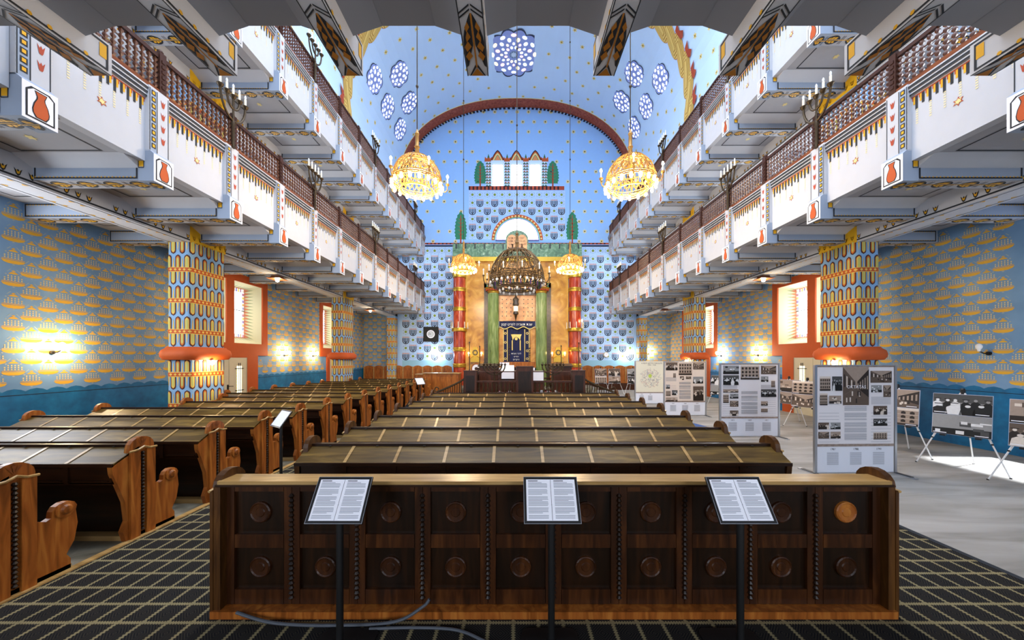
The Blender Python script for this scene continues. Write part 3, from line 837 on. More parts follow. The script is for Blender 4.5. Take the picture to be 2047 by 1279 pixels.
def pendant_mesh(s):
    mb = MB(); X = lambda w: s * w
    mb.prism([(X(-.13), -PILW - .02, 4.55), (X(.10), -PILW - .02, 4.55), (X(.10), -PILW - .02, 5.02), (X(-.06), -PILW - .02, 5.02), (X(-.13), -PILW - .02, 4.96)], (0, PILW + .04, 0), PALEBLUE)
    fp = lambda u, v, w: (X(-.13 - w), u, v)
    a, b_ = -PILW - .02, .02
    mb.rect(fp, a, b_, 4.55, 4.96, .002, PAPER)
    def oct_(i, w, mt):
        mb.dec(fp, [(a + i, 4.55 + i), (b_ - i, 4.55 + i), (b_ - i, 4.89 - i * .4), (b_ - i - .045, 4.955 - i), (a + i + .045, 4.955 - i), (a + i, 4.89 - i * .4)], w, mt)
    oct_(.028, .004, INK); oct_(.044, .006, PAPER)
    uc = (a + b_) / 2
    def vase(g, w, mt):
        prof = [(.035, 4.61), (.060, 4.65), (.064, 4.69), (.052, 4.755), (.028, 4.815), (.026, 4.84), (.044, 4.89)]
        mb.strip(fp, [(uc - r - g, z + (-g if i == 0 else (g if i == 6 else 0))) for i, (r, z) in enumerate(prof)], [(uc + r + g, z + (-g if i == 0 else (g if i == 6 else 0))) for i, (r, z) in enumerate(prof)], w, mt)
    vase(.010, .008, INK); vase(0, .010, TERRA)
    fn = lambda u, v, w: (X(u), -PILW - .02 - w, v)
    mb.rect(fn, .02, .09, 4.76, 5.0, .003, GOLD); mb.outline(fn, .01, .10, 4.74, 5.01, .01, .005, INK)
    fu = lambda u, v, w: (X(u), v, 4.55 - w); leaf_chain(mb, fu, -.12, .1, -PILW / 2, .09, .003, L_=.22)
    return mb
def pilaster_mesh(s):
    mb = MB(); X = lambda w: s * w
    mb.box(X(-.06), X(.06), -PILW - .02, .02, 5.0, 5.99, WHITE)
    fp = lambda u, v, w: (X(-.06 - w), u, v)
    a = -PILW - .015
    mb.rect(fp, a, a + .012, 5.02, 5.96, .003, INK); mb.rect(fp, a + .105, a + .117, 5.02, 5.96, .003, INK); mb.rect(fp, a + .012, a + .105, 5.02, 5.96, .002, PALEBLUE)
    for k in range(9):
        v = 5.07 + k * .1
        mb.rect(fp, a + .028, a + .09, v, v + .072, .004, INK); mb.rect(fp, a + .042, a + .076, v + .016, v + .056, .006, GOLD)
    for k in range(4):
        v = 5.2 + k * .19; c = a + .2
        mb.dec(fp, [(c - .035, v + .11), (c - .02, v + .02), (c - .012, v), (c + .012, v), (c + .02, v + .02), (c + .035, v + .11), (c + .012, v + .07), (c, v + .1), (c - .012, v + .07)], .004, RUST)
    mb.rect(fp, .0, .01, 5.02, 5.96, .003, INK)
    for k in range(16): mb.rect(fp, a - .004, a, 5.03 + k * .058, 5.06 + k * .058, .004, TXT)
    return mb
def panel_mesh(s, L_):
    mb = MB(); X = lambda w: s * w; y0, y1 = .02, L_ - PILW - .02
    mb.box(X(0), X(.14), y0, y1, 4.845, 5.98, WHITE)
    for k, z in enumerate((5.80, 5.86, 5.92)):
        mb.box(X(-.03 - .012 * k), X(0), y0, y1, z, z + .05, WHITE); 
        fz = lambda u, v, w: (X(-.03 - .012 * k - w), u, v); mb.rect(fz, y0, y1, z + .0, z + .028, .002, INK)
    fp = lambda u, v, w: (X(-w), u, v)
    mb.rect(fp, y0, y1, 5.765, 5.785, .003, RUST)
    n = int((y1 - y0) / .078)
    for k in range(n):
        u = y0 + .02 + k * (y1 - y0 - .02) / n
        h = .20 if k % 2 == 0 else .15
        mb.rect(fp, u, u + .032, 5.765 - h, 5.765, .004, INK); mb.rect(fp, u + .034, u + .058, 5.765 - .11, 5.765, .004, GOLD)
        mb.rect(fp, u + .056, u + .07, 5.765 - .05, 5.765, .004, RUST)
        if k % 2 == 0:
            for q in range(7): mb.rect(fp, u - .004, u + .024, 5.56 - q * .034, 5.575 - q * .034, .004, paint('#e6d6a4', .8, var=0, name='faint_yellow'))
    uc = (y0 + y1) / 2; mb.star(fp, uc, 5.33, .065, .004, RUST, inner=.5); mb.star(fp, uc, 5.33, .042, .006, PALEY, inner=.55)
    return mb
def railing_mesh(s, L_):
    mb = MB()
    x = s * .03; y0, y1 = .0, L_ - .0
    y0 = 0.02; y1 = L_ - .06
    mb.box(x - .045, x + .045, y0 - .02, L_ + .0, 5.985, 6.06, W_RAIL); mb.box(x - .03, x + .03, y0, y1, 6.56, 6.62, paint('#3a1d10', .5, var=.1, name='railing_dark'))
    n = 14; dy = (y1 - y0) / n
    W2 = paint('#532c14', .35, var=.15, scale=20, name='turned_baluster', spec=.6)
    for k in range(n):
        y = y0 + dy * (k + .5)
        prof = [(.012, 6.06)]
        for q in range(6):
            z = 6.08 + q * .08; prof += [(.013, z), (.030, z + .02), (.032, z + .045), (.013, z + .066)]
        prof.append((.012, 6.56)); mb.lathe((x, y, 0), prof, W2, n=5, cap=False)
    for z in (6.22, 6.42): mb.box(x - .008, x + .008, y0, y1, z, z + .014, W2)
    return mb
def post_mesh(s):
    mb = MB(); x = s * .03; D = paint('#3a1d10', .5, var=.1, name='railing_dark')
    mb.box(x - .05, x + .05, -.08, .02, 5.98, 6.66, D); mb.lathe((x, -.03, 0), [(.03, 6.66), (.045, 6.68), (.03, 6.71), (.0, 6.73)], D, n=8)
    for k in range(6): mb.box(x - s * .062, x + .0, -.055, -.005, 6.1 + k * .08, 6.14 + k * .08, D)
    return mb
YG0 = 3.08
def gallery(s, up):
    zo = 3.5 * up; side = 'left' if s < 0 else 'right'; lev = 'upper' if up else 'lower'
    t = thing('gallery', '%s %s gallery, white painted parapet on brackets with a dark turned railing' % (lev, side), 'gallery', (GX[s], 0, zo))
    mb = MB(); X = lambda w: s * w
    endw = XL if s < 0 else XR; we = abs(endw - GX[s])
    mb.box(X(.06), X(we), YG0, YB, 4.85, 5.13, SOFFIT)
    fu = lambda u, v, w: (X(u), v, 4.85 - w)
    for k in range(NB):
        ya, yb = Y0 + BAY * (k - 1) + .26, Y0 + BAY * k - PILW - .26
        if ya < YG0: continue
        mb.outline(fu, .34, 1.5, ya, yb, .026, .003, INK); mb.outline(fu, 2.5, 3.6, ya, yb, .026, .003, INK)
        for q in range(18): mb.rect(fu, .36 + q * .063, .39 + q * .063, ya + .018, ya + .03, .004, GOLD)
        mb.star(fu, .95, (ya + yb) / 2, .07, .004, PALEY)
    o = mb.build('floor_slab', parent=t)
    mb = MB(); mb.box(X(1.7), X(2.22), YG0, YB, 4.49, 4.845, WHITE)
    fp = lambda u, v, w: (X(1.7 - w), u, v); mb.rect(fp, YG0, YB, 4.522, 4.55, .003, INK)
    fu = lambda u, v, w: (X(u), v, 4.49 - w)
    mb.rect(fu, 1.76, 1.775, YG0, YB, .003, INK); mb.rect(fu, 2.14, 2.155, YG0, YB, .003, INK)
    k = 0; y = YG0 + .4
    while y < YB - .3:
        for q in range(3):
            u = y + q * .15
            mb.dec(fp, [(u - .045, 4.66), (u - .022, 4.57), (u, 4.55), (u + .022, 4.57), (u + .045, 4.66), (u + .015, 4.62), (u, 4.65), (u - .015, 4.62)], .005, INK)
            mb.dec(fp, [(u - .025, 4.64), (u - .012, 4.58), (u + .012, 4.58), (u + .025, 4.64), (u, 4.61)], .007, GOLD)
            mb.dec(fu, [(1.8, u - .04), (1.85, u), (1.8, u + .04)], .004, GOLD); mb.dec(fu, [(2.12, u - .04), (2.07, u), (2.12, u + .04)], .004, GOLD)
        y += BAY / 2
    mb.build('long_beam', parent=t)
    br, pe, pi_, pa, ra, po = [None] * 6
    for k in range(NB):
        y = Y0 + BAY * k
        def put(cur, fn, nm, yy):
            if cur is None:
                if (s, nm) in GM:
                    o = bpy.data.objects.new(nm, GM[(s, nm)]); COL.objects.link(o); o.parent = t
                else:
                    o = fn().build(nm, parent=t, smooth=nm.startswith('railing')); GM[(s, nm)] = o.data
            else: o = cur.copy(); COL.objects.link(o); o.parent = t
            o.location = (0, yy, 0); return o
        br = put(br, lambda: bracket_mesh(s), 'bracket', y)
        pe = put(pe, lambda: pendant_mesh(s), 'vase_pendant', y)
        pi_ = put(pi_, lambda: pilaster_mesh(s), 'pilaster_strip', y)
        if k == 0: panel_mesh(s, BAY - .41).build('parapet_panel', parent=t, loc=(0, 3.07, 0)); railing_mesh(s, BAY - .41).build('railing_panel', parent=t, loc=(0, 3.07, 0), smooth=True)
        else: pa = put(pa, lambda: panel_mesh(s, BAY), 'parapet_panel', y - BAY)
        if k: ra = put(ra, lambda: railing_mesh(s, BAY), 'railing_panel', y - BAY)
        po = put(po, lambda: post_mesh(s), 'railing_post', y)
    L2 = YB - (Y0 + BAY * (NB - 1)); o = panel_mesh(s, L2 + PILW + .02).build('parapet_panel', parent=t, loc=(0, Y0 + BAY * (NB - 1), 0))
    railing_mesh(s, L2).build('railing_panel', parent=t, loc=(0, Y0 + BAY * (NB - 1), 0), smooth=True)
    return t
GM = {}
for s in (-1, 1):
    for up in (0, 1): gallery(s, up)

# ================================================================ rear gallery over the camera
RG = thing('gallery', 'rear gallery overhead, grey soffit with broad painted brackets reaching forward', 'gallery', (0, 0, 0))
YF = 3.07; YN = 3.27; GREYW = paint('#8f9299', .85, var=.05, scale=2, name='grey_plaster')  # one even grey for the slab and haunches
mb = MB(); 
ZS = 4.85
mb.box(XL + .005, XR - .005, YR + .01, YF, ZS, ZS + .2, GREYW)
fu = lambda u, v, w: (u, v, ZS - w)
bc = [.262 + (.5 + n) * 1.19 * sg for n in range(0, 8) for sg in (-1, 1)]; bc = sorted(x for x in bc if XL + .2 < x < XR - .2)
for a, b_ in zip(bc[:-1], bc[1:]):
    x0, x1 = a + .27, b_ - .27
    for (ya, yb) in ((.6, 2.80),):
        mb.outline(fu, x0, x1, ya, yb, .035, .003, INK)
        n = 9
        for k in range(n):
            u = x0 + .05 + (x1 - x0 - .1) * k / n; st = (x1 - x0 - .1) / n; mb.dec(fu, [(u, yb - .03), (u + st, yb - .03), (u + st / 2, yb - .10)], .004, GOLD)
mb.build('floor_slab', parent=RG)
mb = MB(); mb.box(XL + .005, XR - .005, YF - .15, YF, ZS + .2, ZS + 1.0, WHITE); mb.build('parapet', parent=RG)
def rbracket():
    mb = MB(); hw = .10
    mb.box(-hw, hw, YR + .01, YN, 4.57, ZS - .001, paint('#c0c0c2', .8, var=.03, name='rear_bracket_plaster'))
    for sg in (-1, 1):                # haunches at the slab edge
        mb.prism([(sg * hw, YF - .8, ZS - .002), (sg * (hw + .26), YF - .8, ZS - .002), (sg * hw, YF - .8, ZS - .09)], (0, .8, 0), GREYW)
        f = lambda u, v, w: (sg * (hw + w), u, v)
        mb.outline(f, .5, YN - .03, 4.585, ZS - .02, .018, .003, INK)
        for k in range(22):
            u = .55 + k * .12; mb.disc(f, u, 4.61, .018, .004, GOLD, n=6); mb.disc(f, u, ZS - .05, .018, .004, GOLD, n=6)
        mb.rect(f, YN - .10, YN - .045, 4.68, ZS - .045, .004, GOLD)
    fu = lambda u, v, w: (u, v, 4.57 - w)
    f2 = lambda u, v, w: (v, u, 4.57 - w)
    BRN = paint('#a86a1c', .7, var=.1, name='leaf_brown')
    # big leaf pairs, pointing backwards from the bracket nose
    
    mb.dec(f2, [(YN - .005, -.06), (YN - .005, .06), (YN - .09, 0)], .004, BRN)
    for sg in (-1, 1):
        mb.dec(f2, [(YN - .005, sg * .075), (YN - .005, sg * .062), (YN - .10, sg * .006), (YN - .13, sg * .01)], .003, INK)
    seg = .62
    for k in range(5):
        yb = YN - .10 - k * seg
        for sg in (-1, 1):
            pts = [(yb, sg * .088)]
            for q in range(1, 11):
                f_ = q / 10; pts.append((yb - (seg - .12) * f_, sg * (.088 if f_ < .45 else .088 * cos((f_ - .45) / .55 * pi / 2 * .95))))
            pts += [(yb - (seg - .12), sg * .008), (yb - .22, sg * .012), (yb - .02, sg * .07)]
            mb.dec(f2, pts, .003, INK)
            for (a, b_, c) in ((.07, .10, .055), (.16, .10, .06), (.25, .10, .05), (.34, .09, .035)):
                mb.dec(f2, [(yb - a, sg * (.03 + c * .6)), (yb - a - b_ * .45, sg * .085 * (1 if a < .25 else .75)), (yb - a - b_, sg * (.02 + c * .5)), (yb - a - b_ * .5, sg * .022)], .005, BRN)
        mb.rect(f2, yb - seg + .12, yb, -.007, .007, .006, BRN)
        for q in (0, .035):
            for sg in (-1, 1): mb.dec(f2, [(yb - seg + .10 - q, sg * .005), (yb - seg + .085 - q, sg * .005), (yb - seg + .155 - q, sg * .097), (yb - seg + .17 - q, sg * .097)], .004, INK)
    for sg in (-1, 1): mb.rect(f2, YR + .05, YN, sg * .095 - .004, sg * .095 + .004, .003, INK)
    return mb
rb = None
for x in bc:
    if abs(x) > 5.4: continue
    if rb is None: rb = rbracket().build('bracket', parent=RG, loc=(x, 0, 0))
    else: c = rb.copy(); COL.objects.link(c); c.parent = RG; c.location = (x, 0, 0)

# ================================================================ seven-branch candelabra on the railings
def candelabrum(label, grp):
    t = thing('candelabrum', label, 'candelabrum', group=grp)
    mb = MB(); mb.lathe((0, 0, 0), [(.03, -.36), (.035, -.33), (.028, -.3), (.024, .05), (.045, .1), (.03, .15), (.02, .2), (.02, .62)], IRON, n=8)
    mb.build('stem', parent=t, smooth=True)
    for R in (.15, .30):
        m = MB(); m.tube([(0, R * cos(a), .62 + 1.5 * R * sin(a)) for a in [pi + pi * k / 12 for k in range(13)]], .021, IRON, n=6); m.build('arm', parent=t, smooth=True)
    cups = MB(); 
    for y in (-.30, -.15, 0, .15, .30): cups.lathe((0, y, 0), [(.012, .58), (.03, .60), (.055, .64), (.06, .66), (.03, .665)], IRON, n=8)
    cups.build('drip_cups', parent=t, smooth=True)
    for y in (-.30, -.15, 0, .15, .30):
        m = MB(); m.lathe((0, y, 0), [(.02, .66), (.02, .80), (.016, .805)], CANDLE, n=8); c = m.build('candle', parent=t)
        m = MB(); m.lathe((0, y, 0), [(.008, .80), (.02, .83), (.018, .86), (.004, .885)], paint('#dfe3ea', .15, var=0, name='clear_bulb', spec=.8), n=8); m.build('bulb', parent=c, smooth=True)
    return t
proto = None; ordn = {2: 'nearest the camera', 4: 'second from the camera', 7: 'third from the camera', 11: 'nearest the ark'}
for s in (-1, 1):
    for up in (0, 1):
        for k in (2, 4, 7, 11):
            if up and k == 2: continue
            lab = 'bronze candelabrum on the %s %s gallery railing, %s' % ('upper' if up else 'lower', 'left' if s < 0 else 'right', ordn[k])
            loc = (GX[s] - s * .075, Y0 + BAY * k - .13, 6.45 + 3.5 * up - .12)
            if proto is None: proto = candelabrum(lab, 'candelabra along the gallery railings'); proto.location = loc
            else: copy_tree(proto, loc=loc, label=lab)
# ================================================================ pews
ROWS = [2.62, 3.72, 4.60, 5.54, 6.48, 7.42, 8.36, 9.27]
WE_ = W_END
def end_profile(desk):
    """outline (y, z) of an end board; y = 0 is the back rest, the seat lies at +y"""
    p = []
    if desk: p += [(-.13, .01), (-.16, .12), (-.12, .22), (-.14, .42), (-.20, .60), (-.25, .74), (-.258, .825), (-.11, .905)]
    else: p += [(-.10, .01), (-.10, .95)]
    for k in range(9): a = pi - pi * k / 8; p.append((.02 + .125 * cos(a), .955 + .105 * sin(a)))
    p += [(.135, .60), (.155, .525), (.21, .50), (.245, .515)]
    for k in range(7): a = pi * .95 - pi * 1.1 * k / 6; p.append((.335 + .085 * cos(a), .555 + .07 * sin(a)))
    p += [(.425, .40), (.40, .25), (.345, .15), (.375, .10), (.375, .01)]
    return p
def end_board(x, sg, desk, wd=None):
    """x = outer face, body lies towards -sg"""
    mb = MB(); pr = end_profile(desk); t = .05; W_END = wd or WE_
    mb.prism([(x, y, z) for y, z in pr], (-sg * t, 0, 0), W_END)
    f = lambda u, v, w: (x + sg * w, u, v)
    mb.dec(f, [(-.10 if desk else -.085, .01), (-.02, .01), (-.02, .93), (-.10 if desk else -.085, .93)], .003, W_END)
    mb.box(x, x + sg * .022, -.105, -.012, .01, .93, W_END); mb.box(x, x + sg * .022, .052, .14, .01, .93, W_END)
    # turned rope moulding in the groove
    pf = []
    for k in range(23): z = .06 + k * .037; pf += [(.010, z), (.019, z + .014), (.010, z + .030)]
    mb.lathe((x + sg * .008, .02, 0), pf, W_DARKV, n=7)
    mb.tube([(x + sg * .018, -.115, .925), (x + sg * .024, -.04, .93), (x + sg * .024, .02, .955), (x + sg * .024, .08, .93), (x + sg * .018, .155, .925)], .011, W_LED, n=5)
    mb.lathe((x - sg * .02, .335, .555), [(.066, -.035), (.07, .0), (.07, .03), (.045, .035), (.03, .05), (.0, .055)] if sg > 0 else [(.0, -.055), (.03, -.05), (.045, -.035), (.07, -.03), (.07, 0), (.066, .035)], W_END, n=14, axis='x')
    # small carved palmette on the head
    for a in (-.5, 0, .5): mb.dec(f, [(.02, .965), (.02 + .07 * sin(a) - .012, .965 + .075 * cos(a)), (.02 + .085 * sin(a), .965 + .085 * cos(a)), (.02 + .07 * sin(a) + .012, .965 + .07 * cos(a))], .003, W_RAIL)
    return mb
def pew(label, x0, x1, y, npan, desk=True, group=None, lend=True, rend=True, wd=None):
    t = thing('pew', label, 'pew', ((x0 + x1) / 2, y, 0), group=group); cx = (x0 + x1) / 2; a, b_ = x0 - cx, x1 - cx
    mb = MB(); mb.box(a + .05, b_ - .05, .0, .035, .05, .955, W_DARK); mb.box(a + .05, b_ - .05, -.02, .06, .955, .975, W_DARK)
    if desk: mb.box(a + .05, b_ - .05, -.06, .0, .3, .93, W_DARK)
    mb.build('back_rest', parent=t)
    mb = MB(); mb.box(a + .05, b_ - .05, .035, .36, .40, .43, W_END); mb.box(a + .05, b_ - .05, .30, .33, .04, .40, W_DARK); mb.build('seat', parent=t)
    mb = MB(); mb.box(a, b_, -.11 if not desk else -.10, .38, .0, .05, W_LED); mb.build('plinth', parent=t)
    if desk:
        mb = MB(); T = Vector((0, -.40, .892)); 
        p0, p1 = (-.005, .965), (-.25, .842)
        mb.prism([(a + .0, p0[0], p0[1] - .02), (a + .0, p0[0], p0[1]), (a + .0, p1[0], p1[1]), (a + .0, p1[0], p1[1] - .022)], (b_ - a, 0, 0), W_DESK)
        mb.box(a + .01, b_ - .01, -.03, .0, .955, .982, W_DARK)
        st = (b_ - a) / npan
        f = lambda u, v, w: (u, p0[0] + (p1[0] - p0[0]) * v, p0[1] + (p1[1] - p0[1]) * v + w)
        for k in range(1, npan): mb.add([f(a + k * st - .016, 0, .006), f(a + k * st + .016, 0, .006), f(a + k * st + .016, 1, .006), f(a + k * st - .016, 1, .006)], [(0, 1, 2, 3)], W_LED)
        for k in range(npan): mb.box(a + (k + .5) * st - .012, a + (k + .5) * st + .012, -.045, -.03, .958, .966, BLACK)
        mb.box(a, b_, -.262, -.246, .812, .845, W_DARK)
        mb.build('desk_top', parent=t)
        mb = MB(); mb.box(a + .03, b_ - .03, -.235, -.215, .64, .83, W_DARK); mb.box(a + .03, b_ - .03, -.235, -.06, .63, .65, W_DARK)
        for k in range(npan):
            u = a + k * st; mb.box(u - .02 if k else a + .03, u + .02 if k else a + .05, -.247, -.235, .64, .82, W_DARK); mb.box(u + .06, u + st - .06, -.242, -.235, .66, .672, W_DARK); mb.box(u + .06, u + st - .06, -.242, -.235, .79, .802, W_DARK)
        mb.build('book_box', parent=t)
    if lend: end_board(a, -1, desk, wd).build('end_board', parent=t)
    if rend: end_board(b_, 1, desk, wd).build('end_board', parent=t)
    return t
RN = ['second', 'third', 'fourth', 'fifth', 'sixth', 'seventh', 'eighth']
# the last pew, its carved back towards the camera
CX0, CX1 = -2.19, 2.79
t = thing('pew', 'rearmost wide pew in the centre, dark panelled back with pale oak ledge, nearest the camera', 'pew', ((CX0 + CX1) / 2, ROWS[0], 0)); cx = (CX0 + CX1) / 2; a, b_ = CX0 - cx, CX1 - cx
mb = MB(); mb.box(a + .03, b_ - .03, -.02, .03, .06, .97, W_DARKV); mb.build('back_panel', parent=t)
mb = MB(); mb.box(a + .04, b_ - .04, -.115, .05, .975, 1.0, W_LED); mb.box(a + .03, b_ - .03, -.125, .05, .962, .976, W_DARK); mb.build('ledge', parent=t)
mb = MB(); mb.box(a - .01, b_ + .0, -.12, .38, 0, .055, W_END); mb.build('plinth', parent=t)
npn = 10; st = (b_ - a - .1) / npn
MID = wood('mid_brown_frame', '#1e0f05', '#341a09', '#522e12', 0.35, axis=2)
for k in range(npn):
    u0 = a + .05 + k * st; u1 = u0 + st
    mb = MB()
    for (x0, x1, z0, z1) in ((u0, u0 + .06, .06, .96), (u1 - .06, u1, .06, .96), (u0 + .06, u1 - .06, .06, .17), (u0 + .06, u1 - .06, .48, .58), (u0 + .06, u1 - .06, .90, .96)):
        mb.box(x0 + .002, x1 - .002, -.045, -.02, z0, z1, MID)
    uc = (u0 + u1) / 2
    for z in (.33, .74):
        lite = (k == npn - 1 and z > .5)
        mb.lathe((uc, 0, z), [(.0, -.040), (.03, -.040), (.036, -.034), (.062, -.036), (.07, -.042), (.078, -.036), (.08, -.02)], W_END if lite else MID, n=20, axis='y')
        mb.outline(lambda u, v, w: (u, -.02 - w, v), u0 + .075, u1 - .075, z - .14, z + .14, .008, .002, W_DARKV)
    mb.build('panel_frame', parent=t)
    if k:
        mb = MB(); pf = []
        for q in range(22): z = .1 + q * .036; pf += [(.010, z), (.020, z + .013), (.010, z + .029)]
        mb.lathe((u0, -.05, 0), pf, W_DARKV, n=7); mb.build('rope_moulding', parent=t)
for sg, x in ((-1, a), (1, b_)): end_board(x, sg, False, W_ENDC).build('end_board', parent=t)
mb = MB(); mb.box(a + .05, b_ - .05, .03, .36, .40, .43, W_END); mb.build('seat', parent=t)
for i, y in enumerate(ROWS[1:]):
    pew('wide centre pew with sloping desk top, %s from the back%s' % (RN[i], ', beside the reading platform' if i == 6 else ''), CX0 - .01, CX1 + .01, y, 10, group='pews of the centre block', wd=W_ENDC)
LX0, LX1 = -7.75, -3.98
for i in range(15):
    y = 2.73 + i * .932 if i == 0 else 3.68 + (i - 1) * .932
    x0 = LX0
    if 7.0 < y < 9.2: x0 = -7.05
    if 14.2 < y < 16.2: x0 = -7.05
    if i == 0: lab = 'left block pew at the left edge, nearest the camera'
    else: lab = 'left block pew with sloping desk, %s from the camera' % ['second', 'third', 'fourth', 'fifth', 'sixth', 'seventh', 'eighth', 'ninth', 'tenth', 'eleventh', 'twelfth', 'thirteenth', 'fourteenth', 'fifteenth'][i - 1]
    if x0 > LX0: lab += ', cut short beside a pillar'
    pew(lab, x0, LX1, y, 8 if x0 == LX0 else 7, group='pews of the left block')

# ================================================================ text stands in front of the last pew
def page_lines(mb, fr, u0, u1, v0, v1, n, w, mat=TXT, head=True, gaps=()):
    st = (v1 - v0) / n
    for k in range(n):
        if k in gaps: continue
        e = u1 - (random.random() * .04 * (u1 - u0) if k % 5 else (u1 - u0) * .3)
        v = v1 - (k + 1) * st; mb.rect(fr, u0, e, v + st * .25, v + st * .7, w, mat)
    if head: mb.rect(fr, u0, u0 + (u1 - u0) * .5, v1 + st * .6, v1 + st * 1.3, w, TXTD)
def text_stand(label, x, y, ztop, rz=0.0, base=True, blank=False):
    t = thing('text_stand', label, 'sign stand', (x, y, 0), rz)
    mb = MB(); bp = round_rect(-.19, .19, -.19, .19, .06); mb.prism([(p[0], p[1], .002) for p in bp], (0, 0, .012), BLACK); mb.build('base_plate', parent=t)
    mb = MB(); mb.tube([(0, 0, .01), (0, 0, ztop - .14)], .022, BLACK, n=12); mb.build('pole', parent=t, smooth=True)
    zc = ztop - .115; dy, dz = .085, .117
    ln = sqrt(dy * dy + dz * dz); ey, ez = dy / ln, dz / ln
    fr = lambda u, v, w: (u, ey * v - ez * w, zc + ez * v + ey * w)
    hw, hh = .178, ln
    mb = MB(); A = [fr(-hw, -hh, 0), fr(hw, -hh, 0), fr(hw, hh, 0), fr(-hw, hh, 0)]; q = Vector(fr(0, 0, 0)) - Vector(fr(0, 0, .014)); mb.prism(A, tuple(q), BLACK)
    mb.outline(fr, -hw, hw, -hh, hh, .003, .003, CHROME); mb.build('frame', parent=t)
    mb = MB(); mb.rect(fr, -hw + .018, hw - .018, -hh + .018, hh - .018, .002, PAPER)
    if not blank:
        mb.rect(fr, -.0012, .0012, -hh + .02, hh - .02, .003, TXTD)
        for sg in (-1, 1):
            u0 = -hw + .03 if sg < 0 else .02; page_lines(mb, fr, u0, u0 + hw - .05, -hh + .03, hh - .035, 30, .003, gaps=(5, 11, 20, 26))
    mb.build('printed_sheet', parent=t)
text_stand('black text stand in front of the last pew, leftmost of the three', -1.115, 2.22, 1.10)
text_stand('black text stand in front of the last pew, middle one of the three', .245, 2.22, 1.10)
text_stand('black text stand in front of the last pew, rightmost of the three', 1.46, 2.22, 1.10)
text_stand('black stand with a bright blank sheet in the left aisle, turned towards the centre', -3.60, 5.35, 1.08, rz=-.62, blank=True)
text_stand('small black stand with a pale sheet far up the left aisle', -3.35, 12.4, 1.2, rz=.9, blank=True)
# grey hose on the floor
mb = MB(); HOSE = paint('#4a4f56', .5, var=0, name='hose_grey')
def bez(pts, n=10):
    out = []
    for i in range(len(pts) - 1):
        p0 = pts[max(i - 1, 0)]; p1 = pts[i]; p2 = pts[i + 1]; p3 = pts[min(i + 2, len(pts) - 1)]
        for k in range(n):
            t = k / n; out.append(tuple(.5 * ((2 * p1[j]) + (-p0[j] + p2[j]) * t + (2 * p0[j] - 5 * p1[j] + 4 * p2[j] - p3[j]) * t * t + (-p0[j] + 3 * p1[j] - 3 * p2[j] + p3[j]) * t ** 3) for j in range(3)))
    out.append(pts[-1]); return out
mb.tube(bez([(-1.98, 2.47, .075), (-1.7, 2.44, .025), (-1.3, 2.43, .014), (-.85, 2.44, .03), (-.65, 2.46, .12), (-.60, 2.47, .17)]), .011, HOSE, n=8)
tag(mb.build('hose', smooth=True), 'grey hose along the plinth of the last pew, its end curling up', 'hose')
mb = MB(); mb.tube(bez([(-1.0, 2.40, .013), (-.7, 2.41, .014), (-.4, 2.39, .014), (-.2, 2.30, .013), (-.05, 2.20, .013)]), .010, HOSE, n=8)
tag(mb.build('hose', smooth=True), 'shorter grey hose lying flat on the carpet to the right', 'hose')

